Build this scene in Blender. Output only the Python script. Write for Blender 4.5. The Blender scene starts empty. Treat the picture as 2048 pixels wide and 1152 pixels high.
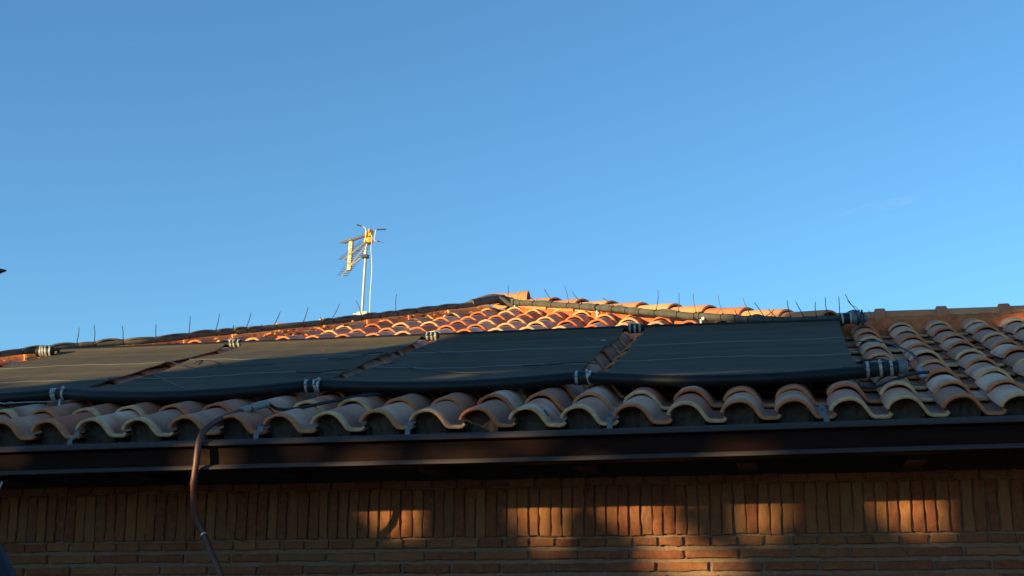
import bpy, bmesh, math, random
from mathutils import Vector, Matrix
R = math.radians
random.seed(7)
scene = bpy.context.scene
col = scene.collection

# ------------------------------------------------------------------ camera
cam = bpy.data.cameras.new('camera'); camo = bpy.data.objects.new('camera', cam); col.objects.link(camo)
cam.sensor_width = 36.0; cam.lens = 2845/2048*36.0; cam.clip_start = .05; cam.clip_end = 20000
camo.location = (0, 0, 1.6)
camo.rotation_euler = (R(90+13.2), 0, R(11.25))
scene.camera = camo

# ------------------------------------------------------------------ light
SUN_AZ, SUN_EL = 48.0, 8.7           # azimuth left of the wall's outward normal, elevation
saz, sel = R(SUN_AZ), R(SUN_EL)
SD = Vector((-math.cos(sel)*math.sin(saz), -math.cos(sel)*math.cos(saz), math.sin(sel)))   # towards the sun
world = bpy.data.worlds.new('World'); scene.world = world; world.use_nodes = True
wn = world.node_tree; bg = wn.nodes['Background']
sky = wn.nodes.new('ShaderNodeTexSky'); sky.sky_type = 'NISHITA'; sky.sun_disc = False
sky.sun_elevation = R(SUN_EL)
sky.sun_rotation = math.atan2(SD.x, SD.y)
sky.altitude = 600; sky.air_density = 1.0; sky.dust_density = 0.2; sky.ozone_density = 2.5
tint = wn.nodes.new('ShaderNodeMix'); tint.data_type = 'RGBA'; tint.blend_type = 'MULTIPLY'; tint.inputs[0].default_value = 1
tint.inputs[7].default_value = (.69, 1.03, 1.19, 1)
wn.links.new(sky.outputs[0], tint.inputs[6]); wn.links.new(tint.outputs[2], bg.inputs[0]); bg.inputs[1].default_value = 0.117
sun = bpy.data.lights.new('sun', 'SUN'); suno = bpy.data.objects.new('sun', sun); col.objects.link(suno)
sun.energy = 5.0; sun.angle = R(0.53); sun.color = (1.0, .80, .36)
suno.rotation_euler = SD.to_track_quat('Z', 'Y').to_euler()
scene.view_settings.view_transform = 'Standard'; scene.view_settings.look = 'None'
scene.view_settings.gamma = 1; scene.view_settings.exposure = 0.95
scene.cycles.max_bounces = 6

# ------------------------------------------------------------------ helpers
def tag(o, label=None, cat=None, group=None, kind=None):
    if label: o['label'] = label
    if cat: o['category'] = cat
    if group: o['group'] = group
    if kind: o['kind'] = kind
    return o
def empty(name, loc=(0, 0, 0)):
    o = bpy.data.objects.new(name, None); o.empty_display_size = .05; o.location = loc; col.objects.link(o); return o
class MB:
    def __init__(s): s.v = []; s.f = []; s.a = {}
    def add(s, verts, faces, **attr):
        n = len(s.v); s.v += [tuple(p) for p in verts]; s.f += [tuple(i+n for i in f) for f in faces]
        for k, val in attr.items():
            L = s.a.setdefault(k, []); L += [0.0]*(n-len(L)); L += (list(val) if hasattr(val, '__len__') else [val]*len(verts))
        return s
    def box(s, c, d, rot=None):
        x, y, z = [k/2 for k in d]; P = [Vector((i*x, j*y, k*z)) for i in (-1, 1) for j in (-1, 1) for k in (-1, 1)]
        if rot is not None: P = [rot @ p for p in P]
        return s.add([p+Vector(c) for p in P], [(0, 1, 3, 2), (4, 6, 7, 5), (0, 4, 5, 1), (2, 3, 7, 6), (0, 2, 6, 4), (1, 5, 7, 3)])
    def tube(s, pts, r, n=10, cap=True, **attr):
        pts = [Vector(p) for p in pts]; rs = r if hasattr(r, '__len__') else [r]*len(pts)
        t0 = (pts[1]-pts[0]).normalized(); up = Vector((0, 0, 1)) if abs(t0.z) < .9 else Vector((1, 0, 0))
        nrm = t0.cross(up).normalized(); V = []; F = []
        for i, p in enumerate(pts):
            t = (pts[min(i+1, len(pts)-1)]-pts[max(i-1, 0)]).normalized()
            nrm = (nrm-t*nrm.dot(t)).normalized(); b = t.cross(nrm)
            for k in range(n):
                a = 2*math.pi*k/n; V.append(p+(nrm*math.cos(a)+b*math.sin(a))*rs[i])
        for i in range(len(pts)-1):
            for k in range(n):
                F.append((i*n+k, i*n+(k+1) % n, (i+1)*n+(k+1) % n, (i+1)*n+k))
        if cap: F.append(tuple(range(n))[::-1]); F.append(tuple((len(pts)-1)*n+k for k in range(n)))
        return s.add(V, F, **attr)
    def build(s, name, m, parent=None, smooth=True, angle=40):
        me = bpy.data.meshes.new(name); me.from_pydata(s.v, [], s.f); me.update()
        for k, L in s.a.items():
            L += [0.0]*(len(s.v)-len(L)); at = me.attributes.new(k, 'FLOAT', 'POINT'); at.data.foreach_set('value', L)
        bm = bmesh.new(); bm.from_mesh(me); bmesh.ops.recalc_face_normals(bm, faces=bm.faces); bm.to_mesh(me); bm.free()
        if smooth:
            me.polygons.foreach_set('use_smooth', [True]*len(me.polygons)); me.set_sharp_from_angle(angle=R(angle))
        me.materials.append(m)
        o = bpy.data.objects.new(name, me); col.objects.link(o)
        if parent: o.parent = parent
        return o
def reparent(o, p):   # parent keeping world place (all children are authored in world coordinates)
    o.parent = p; o.matrix_parent_inverse = Matrix.Translation(-p.location) if p.location.length else Matrix()
def thing(name, label, cat, base=(0, 0, 0), group=None):
    return tag(empty(name, base), label, cat, group)
def part(mb, name, m, parent, **k):
    o = mb.build(name, m, None, **k)
    o.parent = parent
    loc = Vector((0, 0, 0)); q = parent
    while q: loc += q.location; q = q.parent
    # move the origin: geometry authored in world coordinates, shifted to the parent's local frame
    if loc.length: o.data.transform(Matrix.Translation(-loc))
    return o
def smooth_path(pts, n=8):
    pts = [Vector(p) for p in pts]; out = []
    P = [pts[0]*2-pts[1]]+pts+[pts[-1]*2-pts[-2]]
    for i in range(1, len(P)-2):
        for k in range(n):
            t = k/n; a, b, c, d = P[i-1], P[i], P[i+1], P[i+2]
            out.append(.5*((2*b)+(c-a)*t+(2*a-5*b+4*c-d)*t*t+(3*b-a-3*c+d)*t**3))
    out.append(pts[-1]); return out

# ------------------------------------------------------------------ materials
def mat(name, base=(.5, .5, .5), rough=.7, metal=0, spec=.5, build=None):
    m = bpy.data.materials.new(name); m.use_nodes = True; nt = m.node_tree; b = nt.nodes['Principled BSDF']
    b.inputs['Base Color'].default_value = (*base, 1); b.inputs['Roughness'].default_value = rough
    b.inputs['Metallic'].default_value = metal; b.inputs['Specular IOR Level'].default_value = spec
    if build: build(nt, b)
    return m
class G:
    """tiny node builder"""
    def __init__(s, nt): s.nt = nt; s.co = nt.nodes.new('ShaderNodeTexCoord')
    def n(s, t, **k):
        x = s.nt.nodes.new(t)
        for a, v in k.items(): setattr(x, a, v)
        return x
    def L(s, a, b): s.nt.links.new(a, b)
    def noise(s, scale, detail=4, rough=.55, vec=None, stretch=None):
        x = s.n('ShaderNodeTexNoise'); x.inputs['Scale'].default_value = scale; x.inputs['Detail'].default_value = detail; x.inputs['Roughness'].default_value = rough
        src = vec or s.co.outputs['Object']
        if stretch:
            mp = s.n('ShaderNodeMapping'); mp.inputs['Scale'].default_value = stretch; s.L(src, mp.inputs[0]); src = mp.outputs[0]
        s.L(src, x.inputs['Vector']); return x.outputs['Fac']
    def ramp(s, fac, stops):
        x = s.n('ShaderNodeValToRGB'); e = x.color_ramp.elements
        while len(e) < len(stops): e.new(.5)
        for q, (p, c) in zip(e, stops): q.position = p; q.color = (*c, 1) if len(c) == 3 else c
        s.L(fac, x.inputs[0]); return x.outputs[0]
    def mix(s, fac, a, b, mode='MIX'):
        x = s.n('ShaderNodeMix', data_type='RGBA', blend_type=mode)
        for v, i in ((fac, 0), (a, 6), (b, 7)):
            if hasattr(v, 'node'): s.L(v, x.inputs[i])
            elif i == 0: x.inputs[0].default_value = v
            else: x.inputs[i].default_value = (*v, 1)
        return x.outputs[2]
    def attr(s, name): return s.n('ShaderNodeAttribute', attribute_name=name).outputs['Fac']
    def math(s, op, a, b=0.0, clamp=False):
        x = s.n('ShaderNodeMath', operation=op, use_clamp=clamp)
        for v, i in ((a, 0), (b, 1)):
            if hasattr(v, 'node'): s.L(v, x.inputs[i])
            else: x.inputs[i].default_value = v
        return x.outputs[0]
    def bump(s, h, dist, bsdf, strength=1.0):
        x = s.n('ShaderNodeBump'); x.inputs['Strength'].default_value = strength; x.inputs['Distance'].default_value = dist
        s.L(h, x.inputs['Height']); s.L(x.outputs[0], bsdf.inputs['Normal'])

def b_tile(nt, b):
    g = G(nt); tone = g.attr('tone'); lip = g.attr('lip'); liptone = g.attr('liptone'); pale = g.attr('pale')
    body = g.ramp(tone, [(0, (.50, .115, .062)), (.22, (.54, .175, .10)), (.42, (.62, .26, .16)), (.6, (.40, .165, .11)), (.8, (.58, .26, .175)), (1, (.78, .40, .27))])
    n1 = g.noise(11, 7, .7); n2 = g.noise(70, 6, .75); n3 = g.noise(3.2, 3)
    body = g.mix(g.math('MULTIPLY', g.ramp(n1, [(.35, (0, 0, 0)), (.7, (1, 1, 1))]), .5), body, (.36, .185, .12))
    pan = g.attr('pan'); body = g.mix(g.math('MULTIPLY', pan, .6), body, (.13, .065, .04))  # pans and lower flanks darkened in colour: shade between covers, with some dirt
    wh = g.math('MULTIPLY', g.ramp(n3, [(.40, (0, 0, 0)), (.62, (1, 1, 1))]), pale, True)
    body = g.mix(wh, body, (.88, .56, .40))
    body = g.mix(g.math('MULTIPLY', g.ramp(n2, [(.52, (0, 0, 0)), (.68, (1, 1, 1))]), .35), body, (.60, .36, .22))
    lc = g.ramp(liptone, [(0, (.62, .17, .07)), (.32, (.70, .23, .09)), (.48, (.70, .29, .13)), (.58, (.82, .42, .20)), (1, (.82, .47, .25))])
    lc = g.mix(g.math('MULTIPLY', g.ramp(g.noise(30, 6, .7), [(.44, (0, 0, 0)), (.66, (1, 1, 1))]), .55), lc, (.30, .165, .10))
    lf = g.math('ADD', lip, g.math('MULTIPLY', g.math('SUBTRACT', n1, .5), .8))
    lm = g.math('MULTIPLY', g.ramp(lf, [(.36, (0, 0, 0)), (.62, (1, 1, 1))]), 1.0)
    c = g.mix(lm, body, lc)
    g.L(c, b.inputs['Base Color'])
    g.L(g.ramp(n2, [(.3, (.62,)*3), (.7, (.85,)*3)]), b.inputs['Roughness'])
    g.bump(g.math('ADD', g.math('MULTIPLY', n2, .6), n1), .006, b, .8)
M = {}
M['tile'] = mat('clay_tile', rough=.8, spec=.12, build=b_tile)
def b_cap(nt, b):
    g = G(nt); tone = g.attr('tone')
    body = g.ramp(tone, [(0, (.62, .165, .060)), (.5, (.70, .24, .085)), (1, (.76, .34, .14))])
    n1 = g.noise(7, 6, .7); n2 = g.noise(55, 5, .7)
    body = g.mix(g.math('MULTIPLY', g.ramp(n1, [(.45, (0, 0, 0)), (.75, (1, 1, 1))]), .5), body, (.30, .15, .11))
    body = g.mix(g.math('MULTIPLY', g.ramp(n2, [(.55, (0, 0, 0)), (.7, (1, 1, 1))]), .25), body, (.6, .36, .20))
    g.L(body, b.inputs['Base Color']); g.bump(g.math('ADD', n2, n1), .003, b, .5)
M['cap'] = mat('clay_cap', rough=.8, spec=.35, build=b_cap)
def b_mortar(nt, b):
    g = G(nt); n1 = g.noise(12, 8, .7); n2 = g.noise(80, 5, .7)
    g.L(g.ramp(n1, [(.3, (.42, .090, .032)), (.5, (.66, .155, .050)), (.68, (.72, .22, .085))]), b.inputs['Base Color'])
    g.bump(g.math('ADD', n1, g.math('MULTIPLY', n2, .5)), .02, b, .9)
M['mortar'] = mat('orange_mortar', rough=.95, spec=.2, build=b_mortar)
def b_shadedbed(nt, b):
    g = G(nt); n1 = g.noise(14, 8, .75)
    g.L(g.ramp(n1, [(.3, (.10, .045, .025)), (.5, (.22, .095, .045)), (.72, (.42, .20, .09))]), b.inputs['Base Color']); g.bump(n1, .02, b, .9)
def b_greymortar(nt, b):
    g = G(nt); n1 = g.noise(20, 8, .7)
    g.L(g.ramp(n1, [(.3, (.065, .05, .042)), (.7, (.15, .115, .095))]), b.inputs['Base Color']); g.bump(n1, .02, b, .8)
M['plug'] = mat('grey_mortar', rough=.95, spec=.2, build=b_greymortar)
def b_mat(nt, b):
    g = G(nt); n1 = g.noise(2.4, 6, .65, stretch=(.35, 2.2, 1)); n2 = g.noise(6, 6, .7)
    c = g.ramp(n1, [(.25, (.070, .055, .041)), (.5, (.094, .073, .052)), (.75, (.135, .105, .073))])  # stretched bands in the colour stand in for streaky highlights on the sheet
    c = g.mix(g.math('MULTIPLY', g.ramp(n2, [(.55, (0, 0, 0)), (.8, (1, 1, 1))]), .35), c, (.14, .12, .085))
    g.L(c, b.inputs['Base Color'])
    w = g.n('ShaderNodeTexWave'); w.bands_direction = 'X'; w.inputs['Scale'].default_value = 42; g.L(g.co.outputs['Object'], w.inputs['Vector'])
    g.bump(g.math('ADD', g.math('MULTIPLY', w.outputs['Fac'], .25), g.math('MULTIPLY', g.noise(120, 3), .3)), .002, b, .5)
M['mat'] = mat('black_absorber', rough=.75, spec=.05, build=b_mat)
M['seam'] = mat('dusty_seam', (.22, .20, .165), .7)
def b_pipe(nt, b):
    g = G(nt); n = g.noise(5, 6, .7)
    g.L(g.ramp(n, [(.35, (.005, .006, .007)), (.75, (.011, .012, .013))]), b.inputs['Base Color']); g.bump(g.noise(90, 3), .001, b, .4)
M['pipe'] = mat('black_pipe', rough=.5, spec=.28, build=b_pipe)
M['rubber'] = mat('black_rubber', (.012, .012, .013), .55, spec=.4)
def b_steel(nt, b):
    g = G(nt); n = g.noise(60, 5, .6)
    g.L(g.ramp(n, [(.3, (.30, .29, .28)), (.7, (.50, .485, .46))]), b.inputs['Base Color']); g.L(g.ramp(n, [(.3, (.38,)*3), (.7, (.55,)*3)]), b.inputs['Roughness'])
M['steel'] = mat('clamp_steel', (.7, .7, .68), .45, .25, build=b_steel)
def b_galv(nt, b):
    g = G(nt); v = g.n('ShaderNodeTexVoronoi'); v.inputs['Scale'].default_value = 90; g.L(g.co.outputs['Object'], v.inputs['Vector'])
    g.L(g.mix(.35, (.15, .155, .16), v.outputs['Color'], 'MULTIPLY'), b.inputs['Base Color'])
M['galv'] = mat('galvanised', (.40, .43, .46), .5, .55, build=b_galv)
def b_sleeve(nt, b):
    g = G(nt); n = g.noise(14, 8, .7); n2 = g.noise(70, 5, .7)
    g.L(g.ramp(n, [(.3, (.042, .040, .034)), (.55, (.078, .073, .060)), (.8, (.14, .127, .10))]), b.inputs['Base Color'])
    g.bump(g.math('ADD', n, g.math('MULTIPLY', n2, .4)), .006, b, .6)
M['sleeve'] = mat('weathered_foam', rough=.75, spec=.3, build=b_sleeve)
def b_sleeve2(nt, b):
    g = G(nt); n = g.noise(14, 8, .7); n2 = g.noise(70, 5, .7)
    g.L(g.ramp(n, [(.3, (.050, .043, .038)), (.55, (.095, .080, .066)), (.8, (.18, .145, .11))]), b.inputs['Base Color'])
    g.bump(g.math('ADD', n, g.math('MULTIPLY', n2, .4)), .006, b, .6)
M['sleeve2'] = mat('dark_weathered_foam', rough=.7, spec=.35, build=b_sleeve2)
M['tie'] = mat('black_nylon', (.012, .012, .014), .45)
M['greyplastic'] = mat('grey_pvc', (.13, .14, .15), .5)
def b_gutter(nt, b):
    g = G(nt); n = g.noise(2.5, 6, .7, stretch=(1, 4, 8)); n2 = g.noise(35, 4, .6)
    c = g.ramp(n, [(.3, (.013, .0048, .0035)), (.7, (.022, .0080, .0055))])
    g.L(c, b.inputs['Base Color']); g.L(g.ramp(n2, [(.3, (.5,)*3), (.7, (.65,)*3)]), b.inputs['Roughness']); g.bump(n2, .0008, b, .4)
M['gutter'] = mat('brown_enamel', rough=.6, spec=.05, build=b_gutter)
def b_brick(nt, b):
    g = G(nt); t = g.attr('tone'); n = g.noise(35, 7, .75); n1 = g.noise(7, 4)
    c = g.ramp(t, [(0, (.21, .056, .032)), (.3, (.24, .074, .036)), (.55, (.28, .100, .045)), (.8, (.30, .122, .054)), (1, (.17, .058, .038))])
    c = g.mix(g.math('MULTIPLY', g.ramp(n, [(.42, (0, 0, 0)), (.7, (1, 1, 1))]), .5), c, (.35, .185, .080))
    c = g.mix(g.math('MULTIPLY', g.ramp(n1, [(.5, (0, 0, 0)), (.75, (1, 1, 1))]), .35), c, (.17, .08, .05))
    g.L(c, b.inputs['Base Color']); g.bump(n, .006, b, .9)
M['brick'] = mat('rustic_brick', rough=.9, spec=.2, build=b_brick)
def b_joint(nt, b):
    g = G(nt); n = g.noise(60, 8, .75); n1 = g.noise(5, 5)
    c = g.ramp(n, [(.3, (.22, .13, .088)), (.7, (.38, .235, .16))]); c = g.mix(g.math('MULTIPLY', n1, .4), c, (.20, .13, .09))
    g.L(c, b.inputs['Base Color']); g.bump(n, .006, b, 1)
M['joint'] = mat('sandy_mortar', rough=.95, spec=.2, build=b_joint)
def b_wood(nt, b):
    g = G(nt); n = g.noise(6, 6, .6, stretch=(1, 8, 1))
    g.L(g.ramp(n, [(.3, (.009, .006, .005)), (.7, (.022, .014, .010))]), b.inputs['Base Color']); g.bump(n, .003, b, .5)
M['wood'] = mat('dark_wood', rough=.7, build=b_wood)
def b_deck(nt, b):
    g = G(nt); n = g.noise(9, 6, .65)
    g.L(g.ramp(n, [(.3, (.20, .10, .06)), (.7, (.34, .19, .11))]), b.inputs['Base Color']); g.bump(n, .02, b, .7)
M['deck'] = mat('roof_underlay', rough=.9, build=b_deck)
def b_hose(nt, b):
    g = G(nt); n = g.noise(10, 5, .6); n2 = g.noise(60, 4)
    g.L(g.ramp(n, [(.3, (.085, .026, .018)), (.7, (.14, .046, .032))]), b.inputs['Base Color']); g.bump(n2, .001, b, .4)
M['hose'] = mat('red_brown_hose', rough=.5, spec=.45, build=b_hose)
M['whitetape'] = mat('pale_tape', (.24, .23, .22), .5)
def b_alu(nt, b):
    g = G(nt); n = g.noise(40, 5, .6)
    g.L(g.ramp(n, [(.3, (.55, .52, .46)), (.7, (.75, .70, .62))]), b.inputs['Base Color'])
M['alu'] = mat('dull_aluminium', rough=.45, metal=.7, build=b_alu)
M['darkalu'] = mat('dark_aluminium', (.22, .23, .26), .5, .5)  # darker aluminium for the antenna elements
M['mast'] = mat('galvanised_tube', (.42, .42, .40), .5, .35)
M['tan'] = mat('tan_plastic', (.62, .42, .24), .6)
M['orange'] = mat('orange_plastic', (.75, .33, .02), .45)
M['tip'] = mat('dark_end_cap', (.03, .035, .05), .5)
M['white'] = mat('white_cable', (.75, .75, .72), .5)
M['wire'] = mat('bare_wire', (.5, .5, .52), .4, .8)
M['navy'] = mat('navy_canvas', (.006, .009, .02), .85)
M['leafdry'] = mat('dry_leaf', (.30, .14, .05), .85)
M['webbing'] = mat('black_webbing', (.014, .015, .018), .6)
M['slate'] = mat('slate_metal', (.16, .20, .25), .45, .4)
def b_leaf(nt, b):
    g = G(nt); n = g.noise(3, 4)
    g.L(g.ramp(n, [(.3, (.025, .045, .015)), (.7, (.06, .09, .03))]), b.inputs['Base Color'])
M['leaf'] = mat('hedge_leaf', rough=.7, build=b_leaf)
def b_ground(nt, b):
    g = G(nt); n = g.noise(.8, 8, .7); n2 = g.noise(15, 6, .7)
    g.L(g.mix(n2, g.ramp(n, [(.35, (.035, .04, .018)), (.65, (.07, .055, .03))]), (.06, .06, .03)), b.inputs['Base Color']); g.bump(n2, .05, b, .6)
M['ground'] = mat('dry_lawn', rough=.95, build=b_ground)
def b_pave(nt, b):
    g = G(nt); br = g.n('ShaderNodeTexBrick'); br.inputs['Scale'].default_value = 2.2; g.L(g.co.outputs['Object'], br.inputs['Vector'])
    br.inputs['Color1'].default_value = (.14, .105, .08, 1); br.inputs['Color2'].default_value = (.12, .09, .07, 1); br.inputs['Mortar'].default_value = (.14, .11, .09, 1)
    br.inputs['Mortar Size'].default_value = .01
    g.L(g.mix(g.math('MULTIPLY', g.noise(9, 6, .7), .4), br.outputs['Color'], (.10, .08, .06)), b.inputs['Base Color'])
M['pave'] = mat('terrace_paving', rough=.85, build=b_pave)

# ------------------------------------------------------------------ roof frame of reference
S = R(16.98); CS, SN = math.cos(S), math.sin(S); W = .23; E_ = .387
P0 = Vector((-3.529, 6.102+.047*SN, 2.466-.047*CS))
def rp(X, T, h=0.0):
    return P0 + Vector((X, T*CS-h*SN, T*SN+h*CS))
def rpY(X, Yp, h=0.0):            # Yp: plan distance from the eave lip
    return rp(X, Yp/CS, h)
HL = -4.70; HR = 7.0; AX = (HL+HR)/2; AY = (HR-HL)/2     # hips: X = Yp+HL , X = HR-Yp
RY = 3.25                                                 # ridge of the right wing
Rz = Vector((0, -SN, CS))

# ------------------------------------------------------------------ ground
mb = MB(); mb.add([(-4000, -4000, 0), (4000, -4000, 0), (4000, 4000, 0), (-4000, 4000, 0)], [(0, 1, 2, 3)])
tag(mb.build('ground', M['ground'], smooth=False), 'dry lawn around the house', kind='structure')
mb = MB(); mb.box((4.0, -2.0, .02), (22, 17.1, .04)); tag(mb.build('terrace', M['pave'], smooth=False), 'paved terrace in front of the brick wall', kind='structure')

# ------------------------------------------------------------------ two faint wisps of high cloud
def b_cloud(nt, b):
    g = G(nt); n = g.noise(1.0, 7, .62, stretch=(.012, .012, .05))
    gr = g.n('ShaderNodeTexGradient', gradient_type='SPHERICAL'); mp = g.n('ShaderNodeMapping'); mp.inputs['Location'].default_value = (-1, -1, -1); mp.inputs['Scale'].default_value = (2, 2, 2)
    g.L(g.co.outputs['Generated'], mp.inputs[0]); g.L(mp.outputs[0], gr.inputs[0])
    f = g.math('MULTIPLY', g.ramp(n, [(.38, (0, 0, 0)), (.75, (1, 1, 1))]), gr.outputs['Fac']); f = g.math('MULTIPLY', f, .09)
    g.L(f, b.inputs['Alpha']); b.inputs['Base Color'].default_value = (.9, .9, .9, 1)
M['cloud'] = mat('thin_ice_cloud', (.9, .9, .9), 1, spec=0, build=b_cloud)
for (c, w_, h_, tl, lab) in (((-1794.69, 3500.0, 1605.177), 60, 26, .05, 'faint wisp of cloud at the upper left'), ((240.179, 3500.0, 1007.074), 130, 34, .28, 'faint slanting wisp of cloud low at the right')):
    c = Vector(c); V = []; F = []; nx, nz = 16, 8
    for j in range(nz+1):
        for i in range(nx+1):
            u, v = i/nx*2-1, j/nz*2-1
            V.append(c+Vector((u*w_, 0, v*h_+tl*u*w_)) + Vector((0, v*60+8*math.sin(3*u), 0)))
    for j in range(nz):
        for i in range(nx): q = j*(nx+1)+i; F.append((q, q+1, q+nx+2, q+nx+1))
    tag(MB().add(V, F).build('thin_cloud', M['cloud']), lab, kind='stuff')

# ------------------------------------------------------------------ house
house = thing('house', 'low brick house with weathered clay tile hip roof and brown gutter', 'house', (0, 6.6, 0))
WY = 6.60
def wz(z645): return (z645-1.6)/6.45*WY+1.6
# brick wall: mortar core
mb = MB()
mb.box((2.0, WY+.16, 1.15), (12.4, .30, 2.3))
for (x, y, dx, dy) in ((-4.05, WY+4.7, .3, 8.8), (8.05, WY+2.2, .3, 3.8), (2.0, WY+9.2, 12.4, .3)):
    mb.box((x, y, 1.15), (dx, dy, 2.3))
wall = part(mb, 'wall', M['joint'], house, smooth=False)
wall['label'] = 'sandy mortar core of the wall'
rnd = random.Random(3)
def brick(mb, x0, x1, z0, z1, depth=.012, j=.0024, tone=None, lean=0):
    # rough hand-made brick: front face with worn edges
    y0 = WY-.002-rnd.uniform(.0, .006); yb = WY+.03; t = rnd.random() if tone is None else tone
    nx = max(2, int((x1-x0)/.035)); nz = max(2, int((z1-z0)/.035)); V = []; F = []
    def J(a=1): return rnd.uniform(-j, j)*a
    gx = [0, .06] if nx == 2 else [0]+[k/nx for k in range(1, nx)]
    us = sorted(set([0, min(.5, .004/(x1-x0))]+[k/nx for k in range(1, nx)]+[1-min(.5, .004/(x1-x0)), 1]))
    vs = sorted(set([0, min(.5, .004/(z1-z0))]+[k/nz for k in range(1, nz)]+[1-min(.5, .004/(z1-z0)), 1]))
    for b_, v in enumerate(vs):
        for a_, u in enumerate(us):
            edge = (a_ in (0, len(us)-1)) or (b_ in (0, len(vs)-1))
            x = x0+(x1-x0)*u+lean*(v-.5); z = z0+(z1-z0)*v
            V.append((x+J(1.6 if edge else .5), y0+(.0035 if edge else 0)+J(.8), z+J(1.6 if edge else .5)))
    n = len(us); m_ = len(vs)
    for b_ in range(m_-1):
        for a_ in range(n-1): F.append((b_*n+a_, b_*n+a_+1, (b_+1)*n+a_+1, (b_+1)*n+a_))
    ring = [k for k in range(n)]+[k*n+n-1 for k in range(1, m_)]+[(m_-1)*n+k for k in range(n-2, -1, -1)]+[k*n for k in range(m_-2, 0, -1)]
    k0 = len(V)
    for r_ in ring: V.append((V[r_][0], yb, V[r_][2]))
    L = len(ring)
    for k in range(L): F.append((ring[k], ring[(k+1) % L], k0+(k+1) % L, k0+k))
    mb.add(V, F, tone=t)
mb = MB(); xs0, xs1 = -4.15, 8.1
def course(z0, z1, pitch, gap, x=xs0):
    while x < xs1:
        w = pitch*rnd.uniform(.97, 1.03)
        brick(mb, x, x+w-gap*rnd.uniform(.8, 1.25), z0+rnd.uniform(-.0015, .0015), z1+rnd.uniform(-.0015, .0015)); x += w
def soldier(z0, z1):
    x = xs0
    while x < xs1:
        w = .0527*rnd.uniform(.93, 1.07); l = rnd.uniform(-.0025, .0025)
        brick(mb, x, x+w-.0055*rnd.uniform(.6, 1.5), z0+rnd.uniform(-.004, .002), z1+rnd.uniform(-.002, .003), lean=l); x += w
course(wz(2.207), wz(2.243), .125, .012, xs0-.05)
soldier(wz(1.978), wz(2.199))
course(wz(1.930), wz(1.967), .1215, .012)
z = wz(1.967)-.0573; k = 0
while z > .1:
    course(z-.037, z, .2425, .0145, xs0-(.12 if k % 2 else .0)-.06*(k % 3 == 2)); z -= .0573; k += 1
    if z < 1.3 and k % 1 == 0 and z < 1.25: break
bricks = part(mb, 'brick_courses', M['brick'], house, smooth=True, angle=35)
# lower wall courses with larger steps (well under the picture)
mb = MB(); k = 0
while z > .06:
    x = xs0-(.12 if k % 2 else 0)
    while x < xs1:
        mb.add([(x, WY, z-.037), (x+.228, WY, z-.037), (x+.228, WY, z), (x, WY, z), (x, WY+.03, z-.037), (x+.228, WY+.03, z-.037), (x+.228, WY+.03, z), (x, WY+.03, z)],
               [(0, 1, 2, 3), (0, 4, 5, 1), (1, 5, 6, 2), (2, 6, 7, 3), (3, 7, 4, 0)], tone=rnd.random()); x += .2425
    z -= .0573; k += 1
part(mb, 'lower_brick_courses', M['brick'], house, smooth=False)
# soffit, fascia, rafter tails
mb = MB()
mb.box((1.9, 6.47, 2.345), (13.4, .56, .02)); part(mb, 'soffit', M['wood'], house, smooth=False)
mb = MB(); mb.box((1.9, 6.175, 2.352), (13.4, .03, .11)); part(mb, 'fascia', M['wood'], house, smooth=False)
mb = MB(); mb.box((1.98, WY+.009, 2.2935), (12.3, .03, .083)); part(mb, 'dark_cover_board', M['wood'], house, smooth=False)  # added dark board over the bright wall top, stands in for eave shade
x = -4.5
while x < 8:
    mb = MB(); mb.box((x, 6.41, 2.300), (.085, .34, .068)); mb.box((x, 6.22, 2.310), (.085, .04, .048))
    part(mb, 'rafter_tail', M['wood'], house, smooth=False); x += .715

# roof deck (all faces)
mb = MB(); h = -.02
def DP(X, Yp):
    d = min(Yp, X-HL if X < AX else 1e9)
    return None
def P(X, Yp, d): return (P0.x+X, P0.y+Yp, P0.z+d*SN/CS-.02)
XR = 11.5; D = AY
poly = [P(HL, .06, 0), P(XR, .06, 0), P(XR, RY, RY), P(HR-RY, RY, RY), P(AX, AY, AY)]
mb.add(poly, [(0, 1, 2, 3, 4)])
mb.add([P(AX, AY, AY), P(HR-RY, RY, RY), P(HR, 2*RY, 0), P(HR, 2*AY, 0)], [(0, 1, 2, 3)])
mb.add([P(HR-RY, RY, RY), P(XR, RY, RY), P(XR, 2*RY, 0), P(HR, 2*RY, 0)], [(0, 1, 2, 3)])
mb.add([P(AX, AY, AY), P(HR, 2*AY, 0), P(HL, 2*AY, 0)], [(0, 1, 2)])
mb.add([P(AX, AY, AY), P(HL, 2*AY, 0), P(HL, .06, 0)], [(0, 1, 2)])
part(mb, 'roof_deck', M['deck'], house, smooth=False)

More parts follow.
